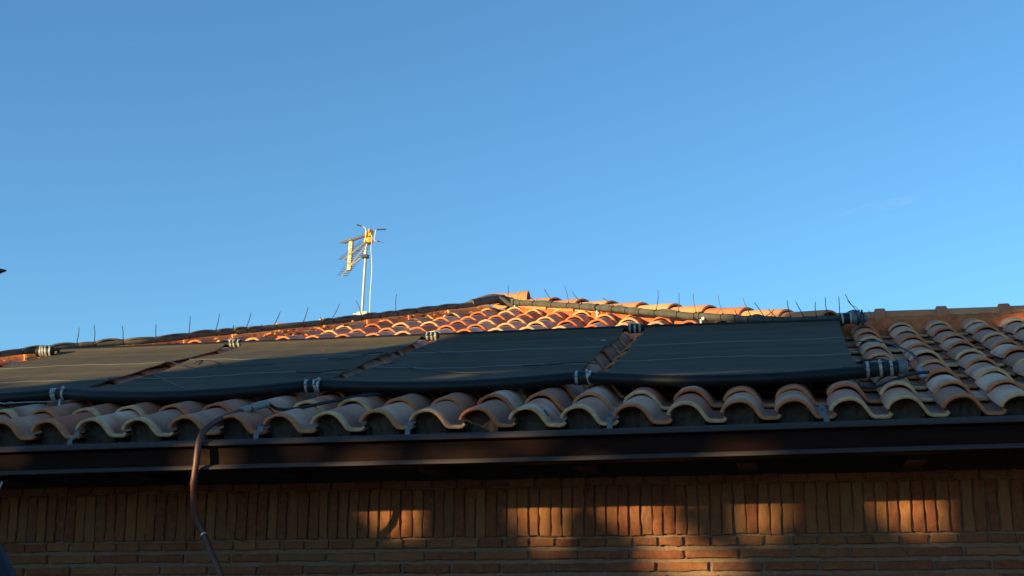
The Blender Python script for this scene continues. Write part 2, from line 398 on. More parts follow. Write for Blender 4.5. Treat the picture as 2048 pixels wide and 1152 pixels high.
# ---- clay roof tiles (S profile)
prof = [(0, .027), (.003, .037), (.012, .051), (.028, .0650), (.048, .0745), (.070, .0795), (.088, .0805), (.106, .0780), (.126, .068), (.143, .054), (.159, .032), (.171, .014), (.179, .004), (.188, .0005), (.210, 0), (.222, -.0005), (.230, -.001), (.240, .0), (.250, .012)]
def offs(pr, d):
    out = []
    for i, (u, h) in enumerate(pr):
        a = pr[max(i-1, 0)]; b = pr[min(i+1, len(pr)-1)]; tx, th = b[0]-a[0], b[1]-a[1]; l = math.hypot(tx, th)
        out.append((u+th/l*d, h-tx/l*d))
    return out
NP = len(prof); TH = .0145
top0 = prof; top1 = offs(prof, .004); bot1 = offs(prof, TH-.003); bot0 = offs(prof, TH)
lift0 = .0225
def add_tile(mb, frame, X, T, r, length=.445, last=False):
    jx, jt, jh, yaw = r.uniform(-.0035, .0035), r.uniform(-.006, .006), r.uniform(-.0015, .003), r.uniform(-.010, .010)
    roll = r.uniform(-.012, .012); li = lift0+r.uniform(-.002, .004)
    tone, lt = r.random(), (r.uniform(0, .42) if r.random() < .5 else r.uniform(.52, 1)); pale = max(0, r.gauss(.15, .5)); pale = min(pale, .9)
    rings = [(.0, top1, None), (.0025, top0, None), (.010, top0, None), (.026, top0, None), (.055, top0, None), (.2, top0, None), (length, top0, None)]
    lips = [1, 1, .9, .68, .36, 0, 0]
    V = []; lipv = []
    chip = [(r.gauss(0, .0007), r.gauss(0, .0013)+(.006 if r.random() < .02 else 0)) for _ in prof]
    def put(u, hh, v):
        l = li*(1-v/E_); x = X+jx+u+yaw*v; V.append(frame(x, T+jt+v-yaw*(u-.11), hh+l+jh+roll*(u-.11)))
    for (v, pr, _), lp in zip(rings, lips):
        for ii, (u, hh) in enumerate(pr): w_ = 1 if v < .03 else .25; put(u, hh+chip[ii][0]*w_, v+chip[ii][1]*(v < .02)); lipv.append(lp)
    nt_ = len(rings)
    botr = [(.0, bot1), (.0025, bot0), (.08, bot0), (length, bot0)]; lb = [1, 1, .6, 0]
    for (v, pr), lp in zip(botr, lb):
        for (u, hh) in pr: put(u, hh, v); lipv.append(lp)
    F = []
    for a in range(nt_-1):
        for i in range(NP-1): F.append((a*NP+i, a*NP+i+1, (a+1)*NP+i+1, (a+1)*NP+i))
    o = nt_*NP
    for a in range(3):
        for i in range(NP-1): F.append((o+a*NP+i+1, o+a*NP+i, o+(a+1)*NP+i, o+(a+1)*NP+i+1))
    for i in range(NP-1): F.append((i+1, i, o+i, o+i+1))
    # left cover edge
    F.append((0, NP, o+NP, o)); F.append((NP, (nt_-1)*NP, o+3*NP, o+NP))
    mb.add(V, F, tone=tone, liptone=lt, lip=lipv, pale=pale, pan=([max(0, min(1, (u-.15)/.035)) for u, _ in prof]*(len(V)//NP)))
frame = lambda X, T, h: rp(X, T, h)
rt = random.Random(11)
def clip(o, pts):   # pts: list of (co, no) in world coordinates, outer side removed
    bm = bmesh.new(); bm.from_mesh(o.data)
    for co, no in pts:
        bmesh.ops.bisect_plane(bm, geom=bm.verts[:]+bm.edges[:]+bm.faces[:], plane_co=co, plane_no=no, clear_outer=True, dist=1e-6)
    bm.to_mesh(o.data); bm.free()
mbA, mbB = MB(), MB()
for c in range(-22, 49):
    for i in range(0, 17):
        X, T = c*W, i*E_; Yp = T*CS
        if X+.3 < Yp+HL: continue
        if i <= 8: add_tile(mbA, frame, X, T, rt)
        elif X-.1 < HR-Yp: add_tile(mbB, frame, X, T, rt)
pl = (Vector((P0.x+HL+.02, P0.y, 0)), Vector((-1, 1, 0)).normalized())
pr_ = (Vector((P0.x+HR-.10, P0.y, 0)), Vector((1, 1, 0)).normalized())
oA = mbA.build('lower', M['tile'], None, angle=50); clip(oA, [pl])
oB = mbB.build('upper', M['tile'], None, angle=50); clip(oB, [pl, pr_])
# join both into one roof covering
bm = bmesh.new(); bm.from_mesh(oA.data); bm.from_mesh(oB.data)
me = bpy.data.meshes.new('roof_tiles'); bm.to_mesh(me); bm.free(); me.materials.append(M['tile'])
me.polygons.foreach_set('use_smooth', [True]*len(me.polygons)); me.set_sharp_from_angle(angle=R(50))
bpy.data.objects.remove(oA); bpy.data.objects.remove(oB)
roof = bpy.data.objects.new('roof_tiles', me); col.objects.link(roof); roof.parent = house; me.transform(Matrix.Translation(-house.location))
# left hip face covering (seen only from further left)
def frameL(X, T, h):   # X runs along the left eave towards the back, T up the slope
    return Vector((P0.x+HL+T*CS-h*SN, P0.y-X+2*AY, P0.z+T*SN+h*CS))
mb = MB()
for c in range(0, 52):
    for i in range(0, 16):
        X, T = c*W, i*E_; Yp = T*CS
        if X > 2*AY-Yp-.1 or X+.2 < Yp: continue
        add_tile(mb, frameL, X, T, rt)
oC = mb.build('left_roof_tiles', M['tile'], None, angle=50)
clip(oC, [(Vector((P0.x+HL-.12, P0.y, 0)), Vector((1, -1, 0)).normalized())])
oC.parent = house; oC.data.transform(Matrix.Translation(-house.location))
# grey mortar plugs under the first row of covers
mb = MB(); line = []
for c in range(-20, 49):
    X = c*W
    for u, h_ in [(.016, -.02)]+[(max(.018, min(.164, u)), h_+.012) for u, h_ in prof[2:12]]+[(.167, -.02)]: line.append((X+u, .075+rt.uniform(-.007, .007), h_))
V = []; n = len(line)
for (x, t_, h_) in line: V += [rp(x, t_, h_), rp(x, t_, -.035), rp(x, .125, -.035), rp(x, .125, h_)]
F = []
for k in range(n-1):
    for j in range(4): F.append((k*4+j, k*4+(j+1) % 4, k*4+4+(j+1) % 4, k*4+4+j))
mb.add(V, F)
part(mb, 'eave_mortar', M['plug'], house, smooth=False)

# ---- mortar beds under hip caps and ridge
def rough_strip(mb, path_fn, s0, s1, step, section, r, amp=.006):
    n = int((s1-s0)/step); m_ = len(section); V = []; F = []
    for k in range(n+1):
        s = s0+(s1-s0)*k/n
        for (w, h_) in section: V.append(path_fn(s, w+r.uniform(-amp, amp), h_+r.uniform(-amp, amp)))
    for k in range(n):
        for i in range(m_-1): F.append((k*m_+i, k*m_+i+1, (k+1)*m_+i+1, (k+1)*m_+i))
    mb.add(V, F)
q2 = math.sqrt(.5)
def hipR(s, w, h_):      # s: plan metres from the apex along the right hip; w: across, + towards the front-left face
    X = AX+s*q2-w*q2; Yp = AY-s*q2-w*q2
    return Vector((P0.x+X, P0.y+Yp, P0.z+(AY-s*q2)*SN/CS+h_))
def hipL(s, w, h_):
    X = AX-s*q2+w*q2; Yp = AY-s*q2-w*q2
    return Vector((P0.x+X, P0.y+Yp, P0.z+(AY-s*q2)*SN/CS+h_))
rm = random.Random(5)
sec = [(.17, -.03), (.155, .03), (.12, .065), (.06, .085), (-.06, .085), (-.12, .065), (-.155, .03), (-.17, -.03)]
secl = [(.10, -.03), (.09, .03), (.07, .055), (.03, .065), (-.06, .065), (-.12, .055), (-.15, .03), (-.17, -.03)]
M['shadedbed'] = mat('shaded_mortar', rough=.95, spec=.1, build=b_shadedbed)  # darker copy of the hip mortar, coloured for the shadow under the pipe
mb = MB(); rough_strip(mb, hipL, .1, AY/q2, .03, secl, rm); part(mb, 'mortar_bed', M['shadedbed'], house)
mb = MB(); rough_strip(mb, hipR, .1, (AY-RY)/q2, .03, sec, rm)
def ridge(s, w, h_): return Vector((P0.x+HR-RY+s, P0.y+RY+.10-w, P0.z+(RY)*SN/CS+h_))
secr = [(.20, -.06), (.17, .02), (.125, .095), (.075, .125), (-.06, .125), (-.16, .0), (-.2, -.06)]
rough_strip(mb, ridge, -.12, 7.6, .03, secr, rm, .004)
bed = part(mb, 'mortar_bed', M['mortar'], house)

# ---- cap tiles
def cap_tile(name, fn, s_up, s_dn, r_up, r_dn, crest_up, crest_dn, tone, parent, collar=0, flare=1.0):
    """half-round cap from the upper end (s_up) to the lower lip (s_dn) along fn(s,w,h)"""
    mb = MB(); n = 15; th = .013; V = []; F = []
    st = [0, .25, .5, .75, .93, .975, 1.0]
    bulge = [0, 0, 0, 0, 0, .0, -.003]
    rows = []
    for t, bu in zip(st, bulge):
        s = s_up+(s_dn-s_up)*t; r_ = r_up+(r_dn-r_up)*t+bu; cr = crest_up+(crest_dn-crest_up)*t+bu
        if collar and t > .86: r_ += collar*min(1, (t-.86)/.06+.3); cr += collar*.9
        rows.append((s, r_, cr))
    for s, r_, cr in rows:
        for k in range(n+1):
            a = math.pi*k/n; w = -math.cos(a)*r_*flare; h_ = cr-r_+math.sin(a)*r_-(.0 if 0 < k < n else .012); V.append(fn(s, w, h_))
    no = len(V)
    for s, r_, cr in rows:
        for k in range(n+1):
            a = math.pi*k/n; ri = r_-th; w = -math.cos(a)*ri*flare; h_ = cr-r_+math.sin(a)*ri-(.0 if 0 < k < n else .012); V.append(fn(s, w, h_))
    m_ = n+1
    for a in range(len(rows)-1):
        for k in range(n):
            F.append((a*m_+k, a*m_+k+1, (a+1)*m_+k+1, (a+1)*m_+k)); F.append((no+a*m_+k+1, no+a*m_+k, no+(a+1)*m_+k, no+(a+1)*m_+k+1))
    e = (len(rows)-1)*m_
    for k in range(n): F.append((e+k, e+k+1, no+e+k+1, no+e+k)); F.append((k+1, k, no+k, no+k+1))
    mb.add(V, F, tone=tone)
    return part(mb, name, M['cap'], parent, angle=45)
s = .25; k = 0; LR = (AY-RY)/q2
while s < LR-.05:
    e = min(s+.42, LR+.16)
    cap_tile('hip_cap_tile', hipR, s-.06, e, .092, .118, .150+rm.uniform(-.004, .004), .185+rm.uniform(-.006, .006), rm.random(), roof); s += .385; k += 1
s = .3
while s < AY/q2:
    cap_tile('hip_cap_tile', hipL, s-.06, s+.40, .072, .086, .122, .153+rm.uniform(-.006, .008), rm.random(), roof); s += .385
s = -.02
while s < 7.5:
    cap_tile('ridge_cap_tile', ridge, s+.445, s, .074, .080, .176, .180, rm.uniform(0, .9), roof, collar=.0); 
    # raised collar over each joint, with its open mouth
    mb = MB(); V = []; F = []; n = 14
    for t, rr in ((-.036, .088), (-.032, .094), (.026, .094), (.032, .088)):
        for kk in range(n+1):
            a = math.pi*(kk/n)*1.0; V.append(ridge(s+t, -math.cos(a)*rr*1.06, .178-.078+math.sin(a)*rr*1.02-.012*(kk in (0, n))))
    for a in range(3):
        for kk in range(n): F.append((a*(n+1)+kk, a*(n+1)+kk+1, (a+1)*(n+1)+kk+1, (a+1)*(n+1)+kk))
    F += [tuple(range(n+1)), tuple(3*(n+1)+kk for kk in range(n+1))]
    mb.add(V, F, tone=rm.uniform(0, .5)); part(mb, 'ridge_collar', M['cap'], roof, angle=50)
    s += .39
def apexfn(s, w, h_): return Vector((P0.x+AX+s, P0.y+AY-w, P0.z+AY*SN/CS+h_))
cap_tile('apex_cap_tile', apexfn, .10, -.19, .100, .108, .200, .212, .85, roof)
cap_tile('apex_cap_tile', apexfn, .15, .06, .112, .114, .218, .218, .6, roof)

# ---- gutter with galvanised hangers
gut = MB(); sect = [(6.13, 2.395), (6.13, 2.268), (6.0, 2.262), (5.966, 2.263), (5.961, 2.266), (5.962, 2.271), (5.985, 2.288), (5.985, 2.360), (5.962, 2.366), (5.959, 2.370), (5.961, 2.375), (5.982, 2.395), (5.987, 2.396), (5.990, 2.391), (5.989, 2.29), (6.0, 2.268), (6.124, 2.274), (6.124, 2.395)]
def gz(x): return .0045*(x+1.19)+.0015*math.sin(x*1.9)
xs = [-5.2+.25*k for k in range(56)]; V = []; F = []; n = len(sect)
for x in xs:
    for (y, z_) in sect: V.append((x, y, z_+gz(x)))
for a in range(len(xs)-1):
    for k in range(n-1): F.append((a*n+k, a*n+k+1, (a+1)*n+k+1, (a+1)*n+k))
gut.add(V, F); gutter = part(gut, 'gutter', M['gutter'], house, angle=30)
M['bead'] = mat('skylit_enamel', (.060, .044, .040), .65, spec=.15)  # lighter copy of the gutter enamel, coloured for rims facing the sky
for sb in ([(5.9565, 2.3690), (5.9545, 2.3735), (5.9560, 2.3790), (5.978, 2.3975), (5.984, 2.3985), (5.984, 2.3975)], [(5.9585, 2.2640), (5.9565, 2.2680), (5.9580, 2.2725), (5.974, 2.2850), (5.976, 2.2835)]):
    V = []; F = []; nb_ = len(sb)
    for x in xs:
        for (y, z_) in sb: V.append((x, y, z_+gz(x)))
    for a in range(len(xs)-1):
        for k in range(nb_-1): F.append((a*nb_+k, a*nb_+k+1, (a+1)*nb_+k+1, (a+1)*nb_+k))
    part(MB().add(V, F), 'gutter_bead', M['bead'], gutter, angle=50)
def strap(name, pts, wdir, width, th, m, parent, hole=None):
    """flat bent strap along pts; wdir: unit vector across"""
    wdir = Vector(wdir).normalized(); pts = [Vector(p) for p in pts]; V = []; F = []
    for i, p in enumerate(pts):
        t = (pts[min(i+1, len(pts)-1)]-pts[max(i-1, 0)]).normalized(); nn = t.cross(wdir).normalized()
        for a, b_ in ((-1, -1), (1, -1), (1, 1), (-1, 1)): V.append(p+wdir*a*width/2+nn*b_*th/2)
    for i in range(len(pts)-1):
        for k in range(4): F.append((i*4+k, i*4+(k+1) % 4, (i+1)*4+(k+1) % 4, (i+1)*4+k))
    F += [(0, 1, 2, 3), tuple((len(pts)-1)*4+k for k in range(4))]
    mb = MB().add(V, F); return part(mb, name, m, parent, angle=30) if parent else mb.build(name, m, None, angle=30)
for hx in (-3.275, -2.372, -1.672, -.782, .122, 1.03, 1.94):
    q = P0.y-.022
    g0 = gz(hx); Xr = hx-P0.x; a0 = rp(Xr, .07, .030); a1 = rp(Xr, -.012, .052)
    hg = strap('gutter_hanger', [rp(Xr, .16, .05), a0+Vector((0, 0, .012)), a1, a1+Vector((0, -.006, -.006)), a1+Vector((0, -.008, -.030))], (1, 0, 0), .025, .003, M['galv'], gutter)
    strap('hanger_foot', [Vector((hx+.013, 6.045, 2.43)), Vector((hx+.013, 5.998, 2.42+g0)), Vector((hx+.013, 5.994, 2.385+g0))], (1, 0, 0), .024, .003, M['galv'], gutter)
    mb = MB(); mb.tube([a1+Vector((0, .014, .004)), a1+Vector((0, .012, .0075))], .004, 8); part(mb, 'rivet', M['tie'], hg)

# ------------------------------------------------------------------ solar mats
JT = [-.23, 1.165, 2.525]                    # joints between mats (X), right end 3.90
mats = [(-1.55, -.285, 'leftmost black solar heating mat, mostly in warm sunlight, beside the left hip'),
        (-.185, 1.115, 'black solar heating mat half crossed by the diagonal edge of sunlight'),
        (1.215, 2.48, 'shaded black solar heating mat with two long loose ties, left of the rightmost'),
        (2.59, 3.86, 'rightmost black solar heating mat, fully shaded, smooth with two pale seams')]
TOPT, BOTT, HM = 3.17, .70, .128
BL = [(.80, .755), (.745, .775), (.755, .725), (.705, .60)]
def sagx(u): return 4*u*(1-u)
rmt = random.Random(21)
for idx, (x0, x1, lab) in enumerate(mats):
    t = thing('solar_mat', lab, 'solar mat', rp((x0+x1)/2, 1.9, .1), 'solar heating mats laid side by side on the roof tiles')
    sag = (.09, .16, .10, .115)[idx]; r0 = .0285
    ph = [rmt.uniform(0, 6) for _ in range(6)]; wav = (.45, .75, .8, .35)[idx]
    t0 = BOTT+.004
    def bz(u): return BL[idx][0]+(BL[idx][1]-BL[idx][0])*u-sag*sagx(u)
    # bottom header pipe
    mb = MB(); pts = [rp(x0-.015+(x1-x0+.04)*k/14, bz(k/14)+.0, HM-.012*sagx(k/14)) for k in range(15)]
    mb.tube(pts, [r0*(1+.015*math.sin(k*1.7+ph[0])) for k in range(15)], 20); part(mb, 'header_pipe', M['pipe'], t)
    mb = MB(); pts = [rp(x0-.015+(x1-x0+.03)*k/8, TOPT-(.10*k/8 if idx == 3 else 0), HM) for k in range(9)]
    mb.tube(pts, .021, 16); part(mb, 'header_pipe', M['pipe'], t)
    # absorber sheet: leaves the top header at its front, rests on crests, wraps over the bottom header
    NU, NV = 64, 56; V = []; F = []; seamT = (1.44, 2.20)
    def sheet(u, T, dh=0):
        X = x0+.015+(x1-x0-.03)*u
        # side edges pull in slightly between the headers
        e = (u-.5)*2; vv = (T-BOTT)/(TOPT-BOTT)
        X += -.010*e*abs(e)*math.sin(math.pi*max(0, min(1, vv)))
        h_ = .112+.006*wav*math.sin(2.3*X+ph[0]+T*1.1)+.008*wav*math.sin(4.9*T+ph[1]+X*1.3)+.0022*wav*math.sin(15*T+2.1*X+ph[5])+.0045*wav*math.sin(6.1*X-3.2*T+ph[2])
        # faint imprint of tile crests
        h_ += .0016*math.cos(2*math.pi*(X-.088)/W)*wav
        for st in seamT: h_ += .006*math.exp(-((T-st-.03*math.sin(3*u*math.pi+ph[3]))/.05)**2)
        edge = min(u, 1-u); h_ += .003*math.exp(-edge/.04)*wav*(.5+.5*math.sin(9*T+ph[4]))
        return X, h_+dh
    Ts = [k/(NV) for k in range(NV+1)]
    def row(u, v):
        Tb, Tt = bz(u), TOPT-(.10*u if idx == 3 else 0)
        if v < .06:   # wrap on the bottom header, from its top-front
            a = v/.06; ang = R(70-10*a)
            return rp(x0+.015+(x1-x0-.03)*u, Tb+r0*1.04*math.cos(R(100))*(1-a)+a*.02, HM-.012*sagx(u)+r0*1.05*(1-.10*a))
        T = Tb+.02+(Tt-.02-Tb)*((v-.06)/.94)
        X, h_ = sheet(u, T)
        b1 = min(1, (T-Tb-.02)/.35); hb = HM-.012*sagx(u)+r0*.95; b1 = b1*b1*(3-2*b1); h_ = hb*(1-b1)+h_*b1
        b2 = max(0, 1-(Tt-T)/.25); b2 = b2*b2; h_ = h_*(1-b2)+(HM+.008)*b2
        return rp(X, min(T, Tt-.018), h_)
    for b_ in range(NV+1):
        for a in range(NU+1): V.append(row(a/NU, Ts[b_]))
    nb = len(V)
    for k in range(nb): V.append(V[k]-Rz*.006)
    mN = NU+1
    for b_ in range(NV):
        for a in range(NU):
            q = b_*mN+a; F.append((q, q+1, q+1+mN, q+mN)); F.append((nb+q+1, nb+q, nb+q+mN, nb+q+1+mN))
    for b_ in range(NV):
        for a in (0, NU): q = b_*mN+a; F.append((q, q+mN, nb+q+mN, nb+q))
    for a in range(NU):
        for b_ in (0, NV): q = b_*mN+a; F.append((q, q+1, nb+q+1, nb+q))
    mb = MB().add(V, F); part(mb, 'absorber_sheet', M['mat'], t, angle=60)
    for st in seamT:
        # pale seam strip following the sheet
        V = []; F = []
        for a in range(NU+1):
            u = a/NU; T = st+.03*math.sin(3*u*math.pi+ph[3]); Tb, Tt = bz(u), TOPT
            v = .06+.94*(T-Tb-.02)/(TOPT-(.10*u if idx == 3 else 0)-.02-Tb)
            for dv, dh in ((-.0024, .0005), (-.0012, .0022), (.0012, .0022), (.0024, .0005)): V.append(row(u, v+dv)+Rz*dh)
        for a in range(NU):
            for k in range(3): F.append((a*4+k, a*4+k+1, a*4+5+k, a*4+4+k))
        mb = MB().add(V, F); part(mb, 'seam', M['seam'], t)

# ---- couplings between mats: rubber sleeve + hose clamps
def coupling(c, axis, r, length, clamps, label, group, screw=True, extra=None):
    c = Vector(c); ax = Vector(axis).normalized(); t = thing('pipe_coupling', label, 'pipe coupling', c, group)
    L2 = length/2; mb = MB()
    st = [(-L2, r*.86), (-L2+.004, r*1.0), (-L2*.4, r*1.02), (-L2*.1, r*.97), (L2*.1, r*.97), (L2*.4, r*1.02), (L2-.004, r), (L2, r*.86)]
    mb.tube([c+ax*a for a, _ in st], [b_ for _, b_ in st], 22); part(mb, 'rubber_sleeve', M['rubber'], t, angle=35)
    for (o_, tw) in clamps:
        mb = MB(); w_ = .0062; cc = c+ax*o_; tl = (ax+Rz*tw).normalized()
        st = [(-w_-.0008, r*1.02), (-w_, r*1.07), (w_, r*1.07), (w_+.0008, r*1.02)]
        mb.tube([cc+tl*a for a, _ in st], [b_ for _, b_ in st], 24)
        cl = part(mb, 'hose_clamp', M['steel'], t, angle=30)
        side = Vector((0, -.92, .38)) if rmt.random() < .6 else Vector((0, -.6, .8)); side = (side-tl*side.dot(tl)).normalized()
        mb = MB(); b_ = cc+side*(r*1.07+.004); dr = tl.cross(side).normalized()
        mb.tube([b_-dr*.012, b_+dr*.010], .0052, 8); mb.tube([b_+dr*.010, b_+dr*.015], .0065, 6); part(mb, 'clamp_screw', M['steel'], cl)
    return t
XA = (1, 0, 0)
GB = 'clamped couplings joining the lower header pipes'; GT = 'clamped couplings joining the upper header pipes'
coupling(rp(-.245, .75, HM), XA, .0325, .085, [(-.031, 0), (-.019, 0), (.026, 0)], 'black coupling with three steel clamps joining the lower pipes at the far left', GB)
coupling(rp(1.155, .745, HM), XA, .0335, .085, [(-.033, 0), (.014, .12), (.030, -.05)], 'black lower coupling with clamps between the second and third mats from the left', GB)
coupling(rp(2.535, .715, HM), XA, .034, .095, [(-.028, 0), (.030, .22), (.038, 0)], 'black lower coupling with a tilted clamp, left of the rightmost mat', GB)
coupling(rp(-.235, 3.18, HM), XA, .030, .088, [(-.030, 0), (-.006, .05), (.028, 0)], 'sunlit upper coupling with shiny clamps between the leftmost two mats', GT)
coupling(rp(1.17, 3.17, HM), XA, .030, .09, [(-.030, 0), (.0, 0), (.026, 0)], 'shaded upper coupling with three clamps below sunlit tiles, above the second gap from the left', GT)
coupling(rp(2.54, 3.16, HM), XA, .031, .095, [(-.032, 0), (.0, .03), (.032, 0)], 'shaded upper coupling with three clamps at the top left corner of the rightmost mat', GT)
coupling(rp(-1.585, 3.02, .142), (1, .12, .0), .036, .115, [(-.024, 0), (-.006, .1), (.015, .1), (.044, 0)], 'stack of sunlit steel clamps at the top left corner of the leftmost mat', GT)
ce = coupling(rp(3.93, .60, HM+.01), (1, .05, .03), .035, .155, [(-.058, .0), (.0, .05), (.048, .03)], 'lower right coupling with three clamps and a grey end plug beside the bare tiles', GB)
mb = MB(); c = rp(4.01, .605, HM+.014); mb.tube([c, c+Vector((.038, .002, .001)), c+Vector((.043, .002, .001))], [.0325, .0325, .027], 20); part(mb, 'end_plug', M['greyplastic'], ce)

# ---- end elbow at the upper right
c = rp(3.94, 3.05, HM+.02)
el = thing('pipe_elbow', 'grey rounded pipe elbow with clamps and ties at the ridge, right of the mats', 'pipe elbow', c)
ax = Vector((1, .06, 0)).normalized(); mb = MB()
mb.tube([c-ax*.10, c-ax*.098, c-ax*.02, c-ax*.018], [.029, .034, .034, .029], 22); part(mb, 'rubber_sleeve', M['rubber'], el, angle=35)
for o_, tw in ((-.082, .1), (-.03, 0)):
    mb = MB(); tl = (ax+Rz*tw).normalized(); mb.tube([c+ax*o_-tl*.007, c+ax*o_-tl*.006, c+ax*o_+tl*.006, c+ax*o_+tl*.007], [.034, .0365, .0365, .034], 24)
    cl = part(mb, 'hose_clamp', M['steel'], el, angle=30)
    mb = MB(); mb.box(c+ax*o_+Vector((0, -.034, .014)), (.010, .008, .020)); part(mb, 'clamp_screw', M['steel'], cl)
mb = MB(); st = [(-.02, .034), (-.01, .038), (.005, .040), (.006, .034), (.03, .0345), (.05, .033), (.066, .027), (.076, .017), (.080, .004)]
mb.tube([c+ax*a for a, _ in st], [b_ for _, b_ in st], 24); part(mb, 'elbow_body', M['greyplastic'], el, angle=50)
mb = MB(); up = [c+Vector((.012, .02, .0)), c+Vector((.008, .05, .03)), c+Vector((-.02, .13, .05)), c+Vector((-.10, .30, .03)), c+Vector((-.18, .38, .015))]
mb.tube(smooth_path(up, 5), .030, 16); part(mb, 'elbow_branch', M['greyplastic'], el)
for (dx, th_) in ((.004, .3), (.022, -.3), (.04, .1)):
    mb = MB(); o_ = c+ax*dx; nrm = (ax+Vector((0, .1, th_))).normalized(); a1 = nrm.cross(Vector((0, 1, 0))).normalized(); a2 = nrm.cross(a1)
    mb.tube([o_+(a1*math.cos(k*math.pi/9)+a2*math.sin(k*math.pi/9))*.0425 for k in range(19)], .0032, 6); mb.box(o_+Vector((0, -.01, .046)), (.012, .01, .012)); part(mb, 'cable_tie', M['tie'], el)
mb = MB(); mb.tube(smooth_path([c+Vector((.012, 0, .042)), c+Vector((-.01, .005, .075)), c+Vector((-.035, .01, .115)), c+Vector((-.055, .01, .160))], 4), .0024, 6)
mb.tube(smooth_path([c+Vector((.02, 0, .045)), c+Vector((.008, .005, .07)), c+Vector((-.02, .01, .088)), c+Vector((-.042, .01, .118))], 4), .0018, 6)
mb.tube(smooth_path([c+Vector((.085, 0, -.02)), c+Vector((.094, .0, .01)), c+Vector((.092, .0, .035)), c+Vector((.078, .0, .05))], 4), .0018, 6); part(mb, 'tie_tail', M['tie'], el)

# ------------------------------------------------------------------ wrapped pipes along the hips
def pipe_run(name, label, pts, r0, msl, ties, tails, seed, flap):
    r = random.Random(seed); t = thing(name, label, 'insulated pipe', pts[0])
    path = smooth_path(pts, 40)
    # cumulative length
    cum = [0]
    for a, b_ in zip(path, path[1:]): cum.append(cum[-1]+(b_-a).length)
    def at(s):
        s = max(0, min(cum[-1], s)); lo = 0
        for i in range(1, len(cum)):
            if cum[i] >= s: lo = i-1; break
        f = (s-cum[lo])/max(1e-9, cum[lo+1]-cum[lo]); return path[lo].lerp(path[lo+1], f)
    # positions of the ties along the run
    pos = sorted(min(range(len(path)), key=lambda i: abs(path[i].x-x)) for x in ties); pos = [cum[i] for i in pos]
    allp = [0]+pos+[cum[-1]]; bounds = [0]
    for a, b_ in zip(allp, allp[1:]):
        n = max(1, round((b_-a)/.20)); bounds += [a+(b_-a)*k/n for k in range(1, n+1)]
    mb = MB(); mf = []
    for a, b_ in zip(bounds, bounds[1:]):
        L = b_-a; amp = r.uniform(.02, .12); n = 9; q = r.uniform(-.004, .004); q2_ = r.uniform(-.004, .003)
        P_ = []; RR = []
        for k in range(n+1):
            u = k/n; P_.append(at(a+L*u)+Vector((0, q*math.sin(math.pi*u), q2_*math.sin(math.pi*u)))); RR.append(r0*(.84+.06*(k not in (0, n))+amp*math.sin(math.pi*u)))
        mb.tube(P_, RR, 16)
        if r.random() < flap and L > .06:
            # flap of the split foam standing open along the upper back edge
            rise = r.uniform(.0, .22)*r0; fo = r.uniform(.3, 1.2); V = []; F = []
            for k in range(n+1):
                u = k/n; base = P_[k]; w_ = math.sin(math.pi*u)**.8
                for (dy, dz) in ((-.98-.30*w_*fo, .05+.62*w_), (-.60-.1*w_, .84+.26*w_), (.30, 1.0+.10*w_)):
                    rr = RR[k]*1.04; V.append(base+Vector((dy*-.25*rr, dy*rr, dz*rr+rise*w_*(1.0 if dz > .5 else .0)+.0)))
            for k in range(n):
                for j in range(2): F.append((k*3+j, k*3+j+1, k*3+4+j, k*3+3+j))
            nV = len(V); V += [v-Vector((0, -.001, .004)) for v in V]; F += [tuple(i+nV for i in f)[::-1] for f in F]
            for k in range(n): F.append((k*3, k*3+3, nV+k*3+3, nV+k*3)); F.append((k*3+2, k*3+5, nV+k*3+5, nV+k*3+2))
            mf.append(MB().add(V, F))
    part(mb, 'foam_sleeve', msl, t, angle=60)
    for f_ in mf: part(f_, 'split_flap', msl, t, angle=60)
    def ring(s, rr, m, nm, rad=.0028):
        p = at(s); tdir = (at(s+.01)-at(s-.01)).normalized(); a1 = tdir.cross(Vector((0, 0, 1))).normalized(); a2 = tdir.cross(a1)
        mb = MB(); mb.tube([p+(a1*math.cos(k*math.pi/9)+a2*math.sin(k*math.pi/9))*rr for k in range(19)], rad, 6, cap=False); return mb, p
    for b_ in bounds[1:-1]:
        near = min(tails, key=lambda q: abs(at(b_).x-q[0]))
        mb, p = ring(b_, r0*.93, M['tie'], 'tie', .0030)
        if abs(near[0]-p.x) < .04 and near not in used:
            used.append(near); h0 = p+Vector((0, -.006, r0*.97)); dx, dz = near[3]-near[0], near[4]-near[2]; dz *= 1.06
            tipp = Vector((h0.x+dx, h0.y+.01, near[4]+(p.y-near[1])*.255)); mb.box(h0, (.009, .012, .009))
            k_ = r.uniform(-.006, .006); mid = h0.lerp(tipp, .55)+Vector((k_, 0, 0)); mb.tube(smooth_path([h0, mid, tipp], 4), [.0030]*5+[.0026]*3+[.0016], 6)
        part(mb, 'cable_tie', M['tie'], t)
    return t, at, cum
used = []
TL= [[-5.462, 9.222, 3.537, -5.459, 3.548], [-4.989, 9.103, 3.5, -4.986, 3.634], [-4.882, 9.255, 3.547, -4.899, 3.68], [-4.698, 9.404, 3.592, -4.717, 3.702], [-4.495, 9.619, 3.658, -4.503, 3.756], [-4.332, 9.734, 3.693, -4.334, 3.83], [-4.188, 9.895, 3.742, -4.17, 3.877], [-4.084, 10.041, 3.787, -4.085, 3.818], [-4.003, 10.161, 3.824, -3.975, 3.937], [-3.914, 10.242, 3.848, -3.914, 3.856], [-3.833, 10.448, 3.911, -3.795, 4.007], [-3.652, 10.642, 3.97, -3.622, 4.074], [-3.552, 10.705, 3.99, -3.563, 4.007], [-3.489, 10.807, 4.021, -3.437, 4.131], [-3.322, 11.091, 4.107, -3.372, 4.22], [-3.116, 11.228, 4.149, -3.116, 4.287], [-2.606, 11.417, 4.207, -2.598, 4.22]]
